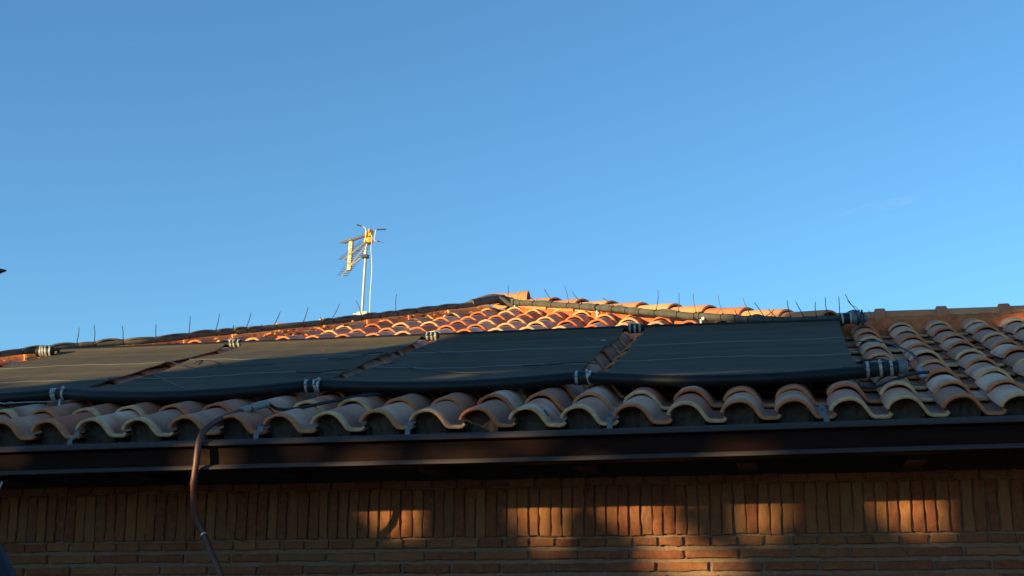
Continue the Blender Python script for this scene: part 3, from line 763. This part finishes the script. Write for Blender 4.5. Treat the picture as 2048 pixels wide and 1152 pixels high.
TR= [[-2.386, 11.873, 4.346, -2.386, 4.472], [-2.102, 11.564, 4.252, -2.158, 4.302], [-1.91, 11.313, 4.175, -1.984, 4.289], [-1.755, 11.184, 4.136, -1.791, 4.278], [-1.623, 11.116, 4.115, -1.701, 4.207], [-1.319, 10.638, 3.969, -1.404, 4.032], [-0.949, 10.369, 3.887, -0.935, 4.02], [-0.766, 10.154, 3.822, -0.761, 3.945], [-0.635, 10.051, 3.79, -0.651, 3.912], [-0.442, 9.801, 3.714, -0.472, 3.833], [-0.344, 9.679, 3.676, -0.354, 3.698], [-0.252, 9.505, 3.623, -0.298, 3.738], [-0.162, 9.447, 3.605, -0.218, 3.69], [-0.145, 9.403, 3.592, -0.094, 3.627], [-0.089, 9.414, 3.595, -0.13, 3.635], [0.012, 9.405, 3.593, -0.006, 3.689], [0.093, 9.35, 3.576, 0.048, 3.661], [0.177, 8.854, 3.425, 0.175, 3.53], [0.244, 8.858, 3.426, 0.237, 3.56], [0.32, 9.024, 3.476, 0.321, 3.603]]
HPL = .152
lp_ = [(-1.95, 2.45), (-1.87, 2.55), (-1.80, 2.90), (-1.57, 3.16), (-1.28, 3.34), (-1.01, 3.45), (-.85, 3.64), (-.64, 3.87), (-.37, 4.08), (-.10, 4.32), (.13, 4.62), (.36, 4.92), (.54, 5.21), (.88, 5.63), (1.0, 5.84), (1.10, 6.02)]
lpts = [rp(x, t_, HPL) for x, t_ in lp_]
pL, atL, cumL = pipe_run('insulated_pipe', 'dark foam wrapped pipe climbing the left hip to the roof peak', lpts, .024, M['sleeve2'], [q[0] for q in TL], TL, 4, .75)
rp_ = [(1.03, 6.10), (1.38, 5.77), (1.74, 5.38), (2.08, 4.97), (2.53, 4.35), (2.92, 3.88), (3.27, 3.50), (3.47, 3.30), (3.66, 3.26), (3.86, 3.24)]
rpts = [rp(x, t_, .13) for x, t_ in rp_]
pR, atR, cumR = pipe_run('insulated_pipe', 'grey green foam wrapped pipe running down the right hip to the elbow', rpts, .0265, M['sleeve'], [q[0] for q in TR], TR, 9, .28)

# bulky folded foam at the peak where both runs meet
mb = MB()
mb.tube(smooth_path([(-2.777, 11.85, 4.314), (-2.696, 11.85, 4.324), (-2.62, 11.85, 4.338), (-2.531, 11.85, 4.348), (-2.45, 11.85, 4.34), (-2.384, 11.85, 4.319), (-2.322, 11.85, 4.294)], 3), [.010, .014, .018, .022, .027, .030, .034, .037, .040, .041, .040, .038, .036, .034, .032, .028, .024, .02, .014], 14)
mb.tube(smooth_path([(-2.554, 11.75, 4.304), (-2.478, 11.75, 4.314), (-2.417, 11.75, 4.298), (-2.355, 11.75, 4.264), (-2.289, 11.75, 4.24)], 3), [.018, .022, .026, .029, .031, .032, .031, .030, .028, .026, .024, .02, .014], 12)
mb.tube([atL(cumL[-1]-.42)+Vector((0, -.01, .012)), atL(cumL[-1]-.2)+Vector((0, 0, .02)), atL(cumL[-1])+Vector((0, 0, .015))], [.03, .036, .034], 12)
part(mb, 'folded_foam', M['sleeve2'], pL, angle=60)
# loose ties lying over the mats
ST = [[(-0.332, 2.264), (-0.143, 2.004), (-0.004, 1.844)], [(-0.033, 1.998), (-0.062, 2.185), (0.04, 2.104), (0.195, 1.885), (0.351, 1.77), (0.518, 1.771), (0.557, 1.842)], [(-0.055, 1.273), (-0.069, 1.404), (-0.012, 1.412), (0.21, 1.106), (0.36, 0.901), (0.453, 0.799)], [(0.838, 1.376), (0.98, 1.309), (1.056, 1.376), (1.145, 1.373), (1.302, 1.102)], [(0.818, 2.003), (0.969, 1.958), (1.006, 2.177), (1.091, 2.23), (1.178, 2.124), (1.266, 1.905)], [(1.271, 1.427), (1.277, 1.583), (1.339, 1.611), (1.445, 1.468), (1.616, 1.227), (1.806, 1.105), (2.037, 0.976)], [(1.263, 2.283), (1.29, 2.4), (1.364, 2.332), (1.492, 2.104), (1.629, 1.959)], [(2.297, 2.609), (2.413, 2.267), (2.516, 2.074), (2.593, 1.857)], [(2.136, 1.278), (2.244, 1.291), (2.356, 1.335), (2.446, 1.342), (2.533, 1.266), (2.594, 1.131)]]
SL = ['short straight black tie across the gap between the leftmost two mats', 'curled black tie on the upper left part of the second mat, in the sun', 'black tie curling down the lower left corner of the second mat', 'thin black tie ending in the lower part of the second gap between mats', 'thin black tie over the upper right part of the second mat', 'long black tie lying diagonally on the lower third mat', 'curved black tie near the top left corner of the third mat', 'black tie poking up at the upper right of the third mat', 'nearly level black tie on the lower right of the third mat']
for pts, lab in zip(ST, SL):
    n = len(pts); V_ = []
    for i, (x, t_) in enumerate(pts): V_.append(rp(x, t_, .130))
    mb = MB(); sp = smooth_path(V_, 6); mb.tube(sp, [.0030]*(len(sp)-2)+[.0022, .0012], 7); o = mb.build('loose_cable_tie', M['tie'])
    tag(o, lab, 'cable tie', 'loose cable ties lying over the mats')

# ---- hold-down straps at the right end of the mats
def band(pts, width, m, th=.003, across=None):
    return strap('webbing', pts, across or (.35, 1, .3), width, th, m, None)
pts = [rp(3.74, 2.05, .10), rp(3.86, 2.03, .112), rp(3.98, 1.98, .118), rp(4.07, 1.88, .108), rp(4.13, 1.72, .095), rp(4.16, 1.52, .085), rp(4.165, 1.32, .075), rp(4.15, 1.12, .065)]
o = strap('holding_strap', smooth_path(pts, 5), (.45, .85, .25), .026, .004, M['webbing'], None)
tag(o, 'black webbing strap from the rightmost mat over the bare tiles', 'strap')
mb = MB(); pts = [rp(4.155, 1.16, .072), rp(4.15, .95, .066), rp(4.135, .76, .074)]
o = strap('strap_plate', pts, (1, .1, 0), .030, .005, M['slate'], None); tag(o, 'blue grey metal plate at the end of the webbing strap on the tiles', 'bracket')
mb = MB(); pts = smooth_path([rp(3.83, .42, .085), rp(3.89, .44, .078), rp(3.98, .50, .100), rp(4.07, .55, .118), rp(4.145, .60, .118)], 4)
mb.tube(pts, .0075, 8); o = mb.build('holding_bar', M['webbing']); tag(o, 'black bar under the lower right coupling', 'bar')
pts = smooth_path([rp(3.77, .62, .15), rp(3.79, .95, .10), rp(3.87, 1.12, .115), rp(3.96, 1.10, .122), rp(4.0, 1.05, .118)], 5)
mb = MB(); mb.tube(pts, .006, 8); o = mb.build('looped_rope', M['webbing']); tag(o, 'black rope looping over the tiles above the lower right coupling', 'rope')

# ---- wire at the lower left coupling
mb = MB(); a = rp(-.235, .74, HM-.035)
pts = smooth_path([rp(-.235, .73, HM-.03), rp(-.24, .64, .105), rp(-.33, .60, .112), rp(-.45, .585, .112), rp(-.60, .58, .112)], 6); mb.tube(pts, .0022, 6)
pts2 = [p+Vector((0, 0, .006*math.sin(i*1.4))) for i, p in enumerate(smooth_path([rp(-.42, .59, .112), rp(-.60, .575, .112), rp(-.9, .56, .112)], 12))]; mb.tube(pts2, .0018, 6)
mb.tube([a+Vector((0, -.01, .01)), a+Vector((0, -.012, -.03))], .006, 8)
tag(mb.build('tie_wire', M['wire']), 'twisted bare wire hooked on the far left lower coupling', 'wire')

# ------------------------------------------------------------------ red-brown hose over the gutter
hose = thing('conduit_hose', 'red brown hose coming out between the eave tiles and hanging over the gutter', 'hose', (-2.6, 5.93, 2.3))
hp = smooth_path([(-2.44, 6.33, 2.605), (-2.54, 6.18, 2.540), (-2.572, 6.08, 2.498), (-2.596, 6.0, 2.452), (-2.604, 5.955, 2.408), (-2.606, 5.935, 2.354), (-2.609, 5.93, 2.277), (-2.620, 5.94, 2.202), (-2.631, 5.97, 2.146), (-2.634, 6.0, 2.066), (-2.618, 6.01, 2.022), (-2.592, 6.01, 1.978), (-2.542, 5.99, 1.895), (-2.473, 5.95, 1.787), (-2.40, 5.9, 1.55), (-2.35, 5.85, 1.0), (-2.36, 5.8, .04)], 6)
mb = MB(); n = len(hp); mb.tube(hp, [.0145 if k < 66 else .0125 for k in range(n)], 14); part(mb, 'hose_tube', M['hose'], hose)
def onhose(i): return hp[i], (hp[min(i+1, n-1)]-hp[i-1]).normalized()
for i, m_, rr, ll, nm in ((42, M['hose'], .0162, .012, 'hose_collar'), (60, M['hose'], .0165, .006, 'hose_collar'), (66, M['alu'], .0145, .004, 'hose_collar')):
    p, d_ = onhose(i); mb = MB(); mb.tube([p-d_*ll, p-d_*ll*.9, p+d_*ll*.9, p+d_*ll], [rr*.9, rr, rr, rr*.9], 14); part(mb, nm, m_, hose, angle=30)
a, b_ = Vector((-2.522, 6.215, 2.556)), Vector((-2.44, 6.335, 2.608)); mb = MB()
mb.tube([a.lerp(b_, t) for t in (0, .02, .28, .30, .36, .38, .98, 1)], [.014, .0185, .0185, .0155, .0155, .0185, .0185, .015], 14); part(mb, 'pale_sleeve', M['whitetape'], hose, angle=30)
mb = MB(); mb.tube(smooth_path([b_, Vector((-2.40, 6.38, 2.585)), Vector((-2.28, 6.33, 2.58)), Vector((-2.16, 6.40, 2.615)), Vector((-2.02, 6.62, 2.68)), Vector((-1.95, 6.8, 2.70))], 5), .008, 10); part(mb, 'dark_lead', M['rubber'], hose)

# ------------------------------------------------------------------ television antenna
ant = thing('tv_antenna', 'television antenna with three toothed booms and orange centre on a mast behind the left hip', 'antenna', (-3.63, 11.6, 3.7))
mb = MB(); mb.tube([(-3.648, 11.6, 3.6), (-3.636, 11.6, 4.203), (-3.612, 11.6, 4.80)], .0112, 14); part(mb, 'mast', M['mast'], ant)
mb = MB(); mb.box((-3.625, 11.58, 4.20), (.09, .05, .03)); mb.box((-3.68, 11.58, 4.197), (.05, .04, .012)); part(mb, 'mast_bracket', M['mast'], ant, smooth=False)
B0 = Vector((-3.60, 11.6, 4.87))
booms = [(Vector((-3.606, 11.6, 4.915)), Vector((-4.04, 12.2, 5.020))), (Vector((-3.615, 11.6, 4.858)), Vector((-4.023, 12.2, 4.856))), (Vector((-3.602, 11.6, 4.835)), Vector((-4.026, 12.2, 4.705)))]
for bi, (a, b_) in enumerate(booms):
    mb = MB(); mb.tube([a, b_], .0085, 4); bo = part(mb, 'boom', M['alu'], ant, smooth=False)
    bd = (b_-a).normalized(); pd = Vector((bd.y, -bd.x, 0)).normalized()
    if bi == 0:
        mb = MB(); V = []; 
        for s_ in (.02, 1.0):
            for w_ in (-.034, .034): V.append(a.lerp(b_, s_)+pd*w_+Vector((0, 0, .012)))
        V += [v+Vector((0, 0, -.003)) for v in V]
        nT = 16
        for k in range(nT):
            p = a.lerp(b_, .08+.9*k/(nT-1)); mb.tube([p-pd*.036, p+pd*.036], .0016, 5)
        mb.box(a.lerp(b_, .5)+pd*.012, (.001, .001, .001))
        mb.tube([a.lerp(b_, .02)+pd*.036, b_+pd*.036], .0035, 5); mb.tube([a.lerp(b_, .02)-pd*.036, b_-pd*.036], .0035, 5)
        part(mb, 'element_row', M['darkalu'], bo)
    else:
        nT = 17
        for k in range(nT):
            p = a.lerp(b_, .06+.92*k/(nT-1)); mb = MB(); mb.tube([p-pd*.052, p+pd*.052], .0024, 5); part(mb, 'element', M['darkalu'], bo)
# cream spacer plate
T0, T1 = Vector((-3.884, 12.0, 4.995)), Vector((-3.898, 12.0, 4.708)); mb = MB()
mb.add([T0+Vector((-.018, 0, 0)), T0+Vector((.018, -.012, 0)), T1+Vector((.018, -.012, 0)), T1+Vector((-.018, 0, 0)), T0+Vector((-.018, .05, 0)), T0+Vector((.018, .038, 0)), T1+Vector((.018, .038, 0)), T1+Vector((-.018, .05, 0))], [(0, 1, 2, 3), (4, 7, 6, 5), (0, 4, 5, 1), (1, 5, 6, 2), (2, 6, 7, 3), (3, 7, 4, 0)])
for k in range(3): mb.box(T0.lerp(T1, .2+.3*k)+Vector((-.004, -.016, 0)), (.012, .014, .004))
part(mb, 'spacer_plate', M['tan'], ant, smooth=False)
# dipole box
mb = MB(); c = Vector((-3.575, 11.57, 4.885)); rot = Matrix.Rotation(R(-28), 3, 'Z') @ Matrix.Rotation(R(-8), 3, 'X')
mb.box(c+Vector((0, 0, .030)), (.060, .030, .050), rot); mb.box(c+Vector((-.018, -.004, -.004)), (.014, .05, .11), rot); mb.box(c+Vector((.016, -.02, .045)), (.012, .05, .03), rot)
mb.tube([c+Vector((.002, .03, -.038)), c+Vector((.002, .025, -.038)), c+Vector((.004, -.03, -.030)), c+Vector((.004, -.034, -.030))], [.02, .027, .027, .018], 14); part(mb, 'dipole_box', M['orange'], ant, angle=35)
mb = MB(); mb.tube([c+Vector((.0, .0, -.052)), c+Vector((.0, 0, -.068))], [.024, .016], 12); part(mb, 'box_base', M['tip'], ant)
def reflector(pts, tip0, tip1):
    mb = MB(); mb.tube(smooth_path(pts, 4), .0048, 8); o = part(mb, 'reflector_rod', M['mast'], ant)
    mb = MB(); mb.tube([tip0, tip1], .0062, 8); part(mb, 'end_cap', M['tip'], o)
Yr = 11.55
reflector([(-3.648, Yr, 4.982), (-3.625, Yr, 4.975), (-3.606, Yr, 4.955), (-3.60, Yr, 4.90), (-3.612, Yr, 4.86), (-3.618, Yr, 4.84)], Vector((-3.69, Yr, 4.997)), Vector((-3.642, Yr, 4.980)))
reflector([(-3.50, Yr, 4.943), (-3.512, Yr, 4.935), (-3.516, Yr, 4.90), (-3.524, Yr, 4.855), (-3.514, Yr, 4.842), (-3.50, Yr, 4.838)], Vector((-3.505, Yr, 4.943)), Vector((-3.42, Yr, 4.94)))
mb = MB(); mb.tube([(-3.50, Yr, 4.838), (-3.478, Yr, 4.834)], .0058, 8); mb.tube([(-3.478, Yr, 4.834), (-3.44, Yr, 4.822)], .0015, 6); part(mb, 'end_cap', M['tip'], ant)
# braces to the mast clamp
mb = MB(); LB = booms[2][0].lerp(booms[2][1], .70)
mb.tube([LB, Vector((-3.63, 11.6, 4.725))], .0052, 6); mb.tube([Vector((-3.634, 11.6, 4.73)), Vector((-3.606, 11.6, 4.83))], .004, 6); part(mb, 'brace', M['alu'], ant)
mb = MB(); mb.box((-3.618, 11.59, 4.715), (.055, .06, .026)); mb.tube([(-3.62, 11.57, 4.722), (-3.565, 11.57, 4.718)], .0028, 6); mb.tube([(-3.62, 11.57, 4.706), (-3.568, 11.57, 4.702)], .0028, 6); part(mb, 'mast_clamp', M['tip'], ant, smooth=False)
mb = MB(); mb.tube(smooth_path([(-3.560, 11.545, 4.896), (-3.546, 11.54, 4.885), (-3.545, 11.54, 4.84), (-3.553, 11.55, 4.77), (-3.556, 11.6, 4.60), (-3.566, 11.6, 4.37), (-3.566, 11.6, 4.10)], 6), .0034, 8); part(mb, 'aerial_cable', M['white'], ant)

# ------------------------------------------------------------------ folded parasol at the left picture edge
par = thing('folded_parasol', 'dark folded parasol just entering the picture at the left edge', 'parasol', (-2.0, 3.0, .04))
mb = MB(); mb.tube([(-2.06, 3.0, .04), (-2.06, 3.0, 2.47)], .019, 14); part(mb, 'pole', M['tip'], par)
mb = MB(); mb.tube([(-2.06, 3.0, .04), (-2.06, 3.0, .09), (-2.06, 3.0, .10), (-2.06, 3.0, .16)], [.25, .25, .05, .035], 24); part(mb, 'base', M['tip'], par, angle=30)
mb = MB(); mb.tube([(-2.06, 3.0, 2.43), (-1.90, 3.0, 2.418), (-1.852, 3.0, 2.4155), (-1.838, 3.0, 2.4165), (-1.829, 3.0, 2.4165)], [.010, .010, .0085, .0045, .002], 10); mb.tube([(-2.06, 3.0, 2.44), (-2.06, 3.0, 2.50)], [.03, .004], 12); part(mb, 'top_arm', M['tip'], par)
V = []; F = []; nr = 40; zs = [2.40, 2.2, 2.0, 1.85, 1.75, 1.68, 1.5, 1.3, 1.15]; rs = [.03, .06, .10, .20, .265, .305, .33, .30, .24]
for z_, r_ in zip(zs, rs):
    for k in range(nr):
        a = 2*math.pi*k/nr; rr = r_*(1+.16*math.cos(8*a)); V.append((-2.06+rr*math.cos(a)*.86, 3.0+rr*math.sin(a)*.86, z_))
for i in range(len(zs)-1):
    for k in range(nr): F.append((i*nr+k, i*nr+(k+1) % nr, (i+1)*nr+(k+1) % nr, (i+1)*nr+k))
F.append(tuple((len(zs)-1)*nr+k for k in range(nr)))
mb = MB().add(V, F); part(mb, 'folded_canopy', M['navy'], par, angle=70)
mb = MB(); mb.tube(smooth_path([(-1.86, 2.99, 1.76), (-1.80, 2.98, 1.87), (-1.782, 2.98, 1.912)], 4), .0022, 6); mb.tube(smooth_path([(-1.86, 2.98, 1.80), (-1.80, 2.98, 1.815), (-1.790, 2.98, 1.832), (-1.80, 2.98, 1.845), (-1.86, 2.98, 1.85)], 4), .0018, 6); part(mb, 'cord', M['wire'], par)

# ------------------------------------------------------------------ dry leaf litter caught under the wrapped pipe
rl = random.Random(8); mb = MB()
for k in range(240):
    u = rl.random(); p_ = smooth_pts = None
    s = cumL[-1]*(.10+.85*u); p = atL(s); c = p+Vector((rl.uniform(-.04, .06), -rl.uniform(.03, .12), -rl.uniform(.045, .085)))
    if rl.random() > .25+.75*abs(math.sin(u*9)): continue
    sz = rl.uniform(.010, .026); rot = Matrix.Rotation(rl.uniform(0, 6.3), 3, 'Z') @ Matrix.Rotation(rl.uniform(-1.1, 1.1), 3, 'X')
    V = [rot @ Vector(v)*sz for v in ((-1, 0, 0), (-.3, -.5, .15), (.6, -.4, .1), (1.1, 0, 0), (.5, .45, .2), (-.4, .5, .1), (0, 0, -.2))]
    mb.add([c+v for v in V], [(0, 1, 6), (1, 2, 6), (2, 3, 6), (3, 4, 6), (4, 5, 6), (5, 0, 6)])
tag(mb.build('dry_leaves', M['leafdry'], smooth=False), 'dry leaves and crumbs caught under the left wrapped pipe', kind='stuff')

# ------------------------------------------------------------------ clips carrying the right pipe, small white knob
for x in (1.22, 2.05, 2.93):
    i = min(range(400), key=lambda k: abs(atR(cumR[-1]*k/399).x-P0.x-x)); p = atR(cumR[-1]*i/399)
    t = thing('pipe_clip', {1.22: 'pale pipe clip under the wrapped pipe nearest the roof peak', 2.05: 'pale pipe clip under the middle of the right wrapped pipe', 2.93: 'pale pipe clip with a white knob, lower right of the wrapped pipe'}[x], 'pipe clip', p, 'pale clips holding the right wrapped pipe')
    mb = MB(); ax_ = (atR(cumR[-1]*i/399+.02)-p).normalized(); mb.tube([p-ax_*.009, p-ax_*.008, p+ax_*.008, p+ax_*.009], [.029, .0335, .0335, .029], 18); part(mb, 'clip_ring', M['sleeve'], t, angle=30)
    mb = MB(); mb.tube([p+Vector((0, -.015, -.028)), p+Vector((.002, -.02, -.075))], .0065, 8)
    if x > 2.5: mb.tube([p+Vector((.02, -.06, -.030)), p+Vector((.02, -.065, -.032)), p+Vector((.022, -.085, -.036)), p+Vector((.022, -.09, -.037))], [.006, .012, .012, .005], 12)
    part(mb, 'clip_foot', M['white'], t, angle=35)

# ------------------------------------------------------------------ unseen tall hedge, its outline and gaps shaped to cast shade and sun patches
AV = Vector((math.cos(saz), -math.sin(saz), 0)); BV = Vector((math.sin(saz)*math.sin(sel), math.cos(saz)*math.sin(sel), math.cos(sel)))
def ab(p): p = Vector(p); return (p.dot(AV), p.dot(BV))
#HEDGE
DV = SD.copy(); TH_ = 12.0
holes = [(-6.155, 2.55, .058, .09), (-5.68, 2.59, .040, .09), (-5.375, 2.66, .080, .085), (-5.30, 2.50, .045, .10), (-5.19, 2.40, .065, .08),
         (-5.02, 2.71, .035, .055), (-4.575, 2.79, .055, .06), (-6.82, 2.53, .022, .02), (-5.86, 2.66, .015, .02), (-5.22, 2.80, .03, .03), (-6.38, 3.35, .045, .03), (-5.30, 3.34, .045, .025), (-5.525, 2.925, .010, .010), (-5.90, 4.53, .07, .035)]
def topedge(a):
    if a < -8.25: return 3.17+.03*math.sin(a*7)
    if a < -7.0: return 4.22+.32*(a+8.25)+.02*math.sin(a*23)
    return min(5.6, 4.62+.55*(a+7.0))+.05*math.sin(a*9)
def lit(a, b_, g=0.0):
    if b_ > topedge(a)-g: return True
    if a > -8.25 and a < -8.25+g and b_ > 3.17: return True
    for (ca, cb, ra, rb) in holes:
        th = math.atan2((b_-cb)/rb, (a-ca)/ra)
        if math.hypot((a-ca)/(ra+g), (b_-cb)/(rb+g)) < 1+.16*math.sin(3*th+ca*40)+.10*math.sin(5*th+cb*31): return True
    return False
def pab(a, b_, t): return AV*a+BV*b_+DV*t
rh = random.Random(17); V = []; F = []; vid = {}
cs = .05; nA0, nA1 = int(-12.5/cs), int(-3.1/cs)
bmin = (.0-DV.z*TH_)/BV.z
def cell_v(i, j, layer):
    k = (i, j, layer)
    if k not in vid:
        vid[k] = len(V); V.append(pab(i*cs, max(bmin, j*cs), TH_+(.0 if layer == 0 else .5)))
    return vid[k]
occ = set()
for i in range(nA0, nA1):
    for j in range(int(bmin/cs), 115):
        if not lit((i+.5)*cs, (j+.5)*cs, .02): occ.add((i, j))
for (i, j) in occ:
    F.append((cell_v(i, j, 0), cell_v(i+1, j, 0), cell_v(i+1, j+1, 0), cell_v(i, j+1, 0)))
    if (i, j) in occ: F.append((cell_v(i, j, 1), cell_v(i, j+1, 1), cell_v(i+1, j+1, 1), cell_v(i+1, j, 1)))
    for (di, dj, a, b_) in ((-1, 0, (0, 0), (0, 1)), (1, 0, (1, 0), (1, 1)), (0, -1, (0, 0), (1, 0)), (0, 1, (0, 1), (1, 1))):
        if (i+di, j+dj) not in occ:
            F.append((cell_v(i+a[0], j+a[1], 0), cell_v(i+b_[0], j+b_[1], 0), cell_v(i+b_[0], j+b_[1], 1), cell_v(i+a[0], j+a[1], 1)))
hedge = thing('shade_hedge', 'tall dense dark green hedge outside the picture, shaped to cast shade and sun patches', 'hedge', (-15, -5, 0))
mb = MB(); mb.v = V; mb.f = F; part(mb, 'inner_growth', M['leaf'], hedge, smooth=False)
mb = MB()
for k in range(14000):
    a = rh.uniform(-12.6, -3.05); b_ = rh.uniform(bmin, 5.8)
    if lit(a, b_, .015): continue
    if b_ < 1.8 and rh.random() < .6: continue
    c = pab(a, b_, TH_+rh.choice((rh.uniform(-.16, .02), rh.uniform(.48, .66)))); sz = rh.uniform(.028, .055)
    if c.z < 0: continue
    q = Vector((rh.gauss(0, 1), rh.gauss(0, 1), rh.gauss(0, 1))).normalized(); w = q.orthogonal().normalized(); u = q.cross(w)
    mb.add([c-w*sz, c+u*sz*.55, c+w*sz*1.1, c-u*sz*.55], [(0, 1, 2, 3)])
part(mb, 'foliage', M['leaf'], hedge, smooth=False)

# ------------------------------------------------------------------ added unseen hedges behind and right of the viewer, dimming low sky light
def shade_screen(label, p0, p1, height, seed):
    r = random.Random(seed); p0, p1 = Vector(p0), Vector(p1); L = (p1-p0).length; d = (p1-p0).normalized(); nrm = Vector((-d.y, d.x, 0))
    t = thing('shade_hedge', label, 'hedge', ((p0+p1)/2).to_tuple())
    nx, nz = int(L/.5), int(height/.5); V = []; F = []; ph = [r.uniform(0, 6) for _ in range(6)]
    for side in (0, 1):
        for j in range(nz+1):
            for i in range(nx+1):
                x, z = L*i/nx, height*j/nz; top = height*(.9+.07*math.sin(x*.9+ph[0])+.05*math.sin(x*2.3+ph[1]))
                z = z/height*top; w_ = .75*(1-.45*(z/top)**3)+.14*math.sin(x*1.7+z*1.1+ph[2])+.10*math.sin(x*3.9-z*2.7+ph[3])+r.uniform(-.06, .06)
                V.append(p0+d*x+nrm*(w_ if side == 0 else -w_)+Vector((0, 0, z)))
    n = nx+1; o = n*(nz+1)
    for side in (0, 1):
        for j in range(nz):
            for i in range(nx): q = side*o+j*n+i; F.append((q, q+1, q+n+1, q+n))
    for i in range(nx): q = nz*n+i; F.append((q, q+1, o+q+1, o+q))
    for j in range(nz):
        for i in (0, nx): q = j*n+i; F.append((q, q+n, o+q+n, o+q))
    core = list(V); part(MB().add(V, F), 'inner_growth', M['leaf'], t, smooth=False)
    mb = MB()
    for k in range(int(L*height*45)):
        c = core[r.randrange(len(core))]+Vector((r.uniform(-.3, .3), r.uniform(-.3, .3), r.uniform(-.3, .3))); sz = r.uniform(.05, .09)
        q = Vector((r.gauss(0, 1), r.gauss(0, 1), r.gauss(0, 1))).normalized(); w = q.orthogonal().normalized(); u = q.cross(w)
        mb.add([c-w*sz, c+u*sz*.55, c+w*sz*1.1, c-u*sz*.55], [(0, 1, 2, 3)])
    part(mb, 'foliage', M['leaf'], t, smooth=False)
shade_screen('long unseen hedge straight behind the viewer, added to dim the low sky light', (-5.0, -13, 0), (16, -13, 0), 4.0, 31)
shade_screen('tall unseen hedge far to the right of the terrace, added to dim the low sky light', (16.5, -9.5, 0), (16.5, 3.5, 0), 4.2, 32)
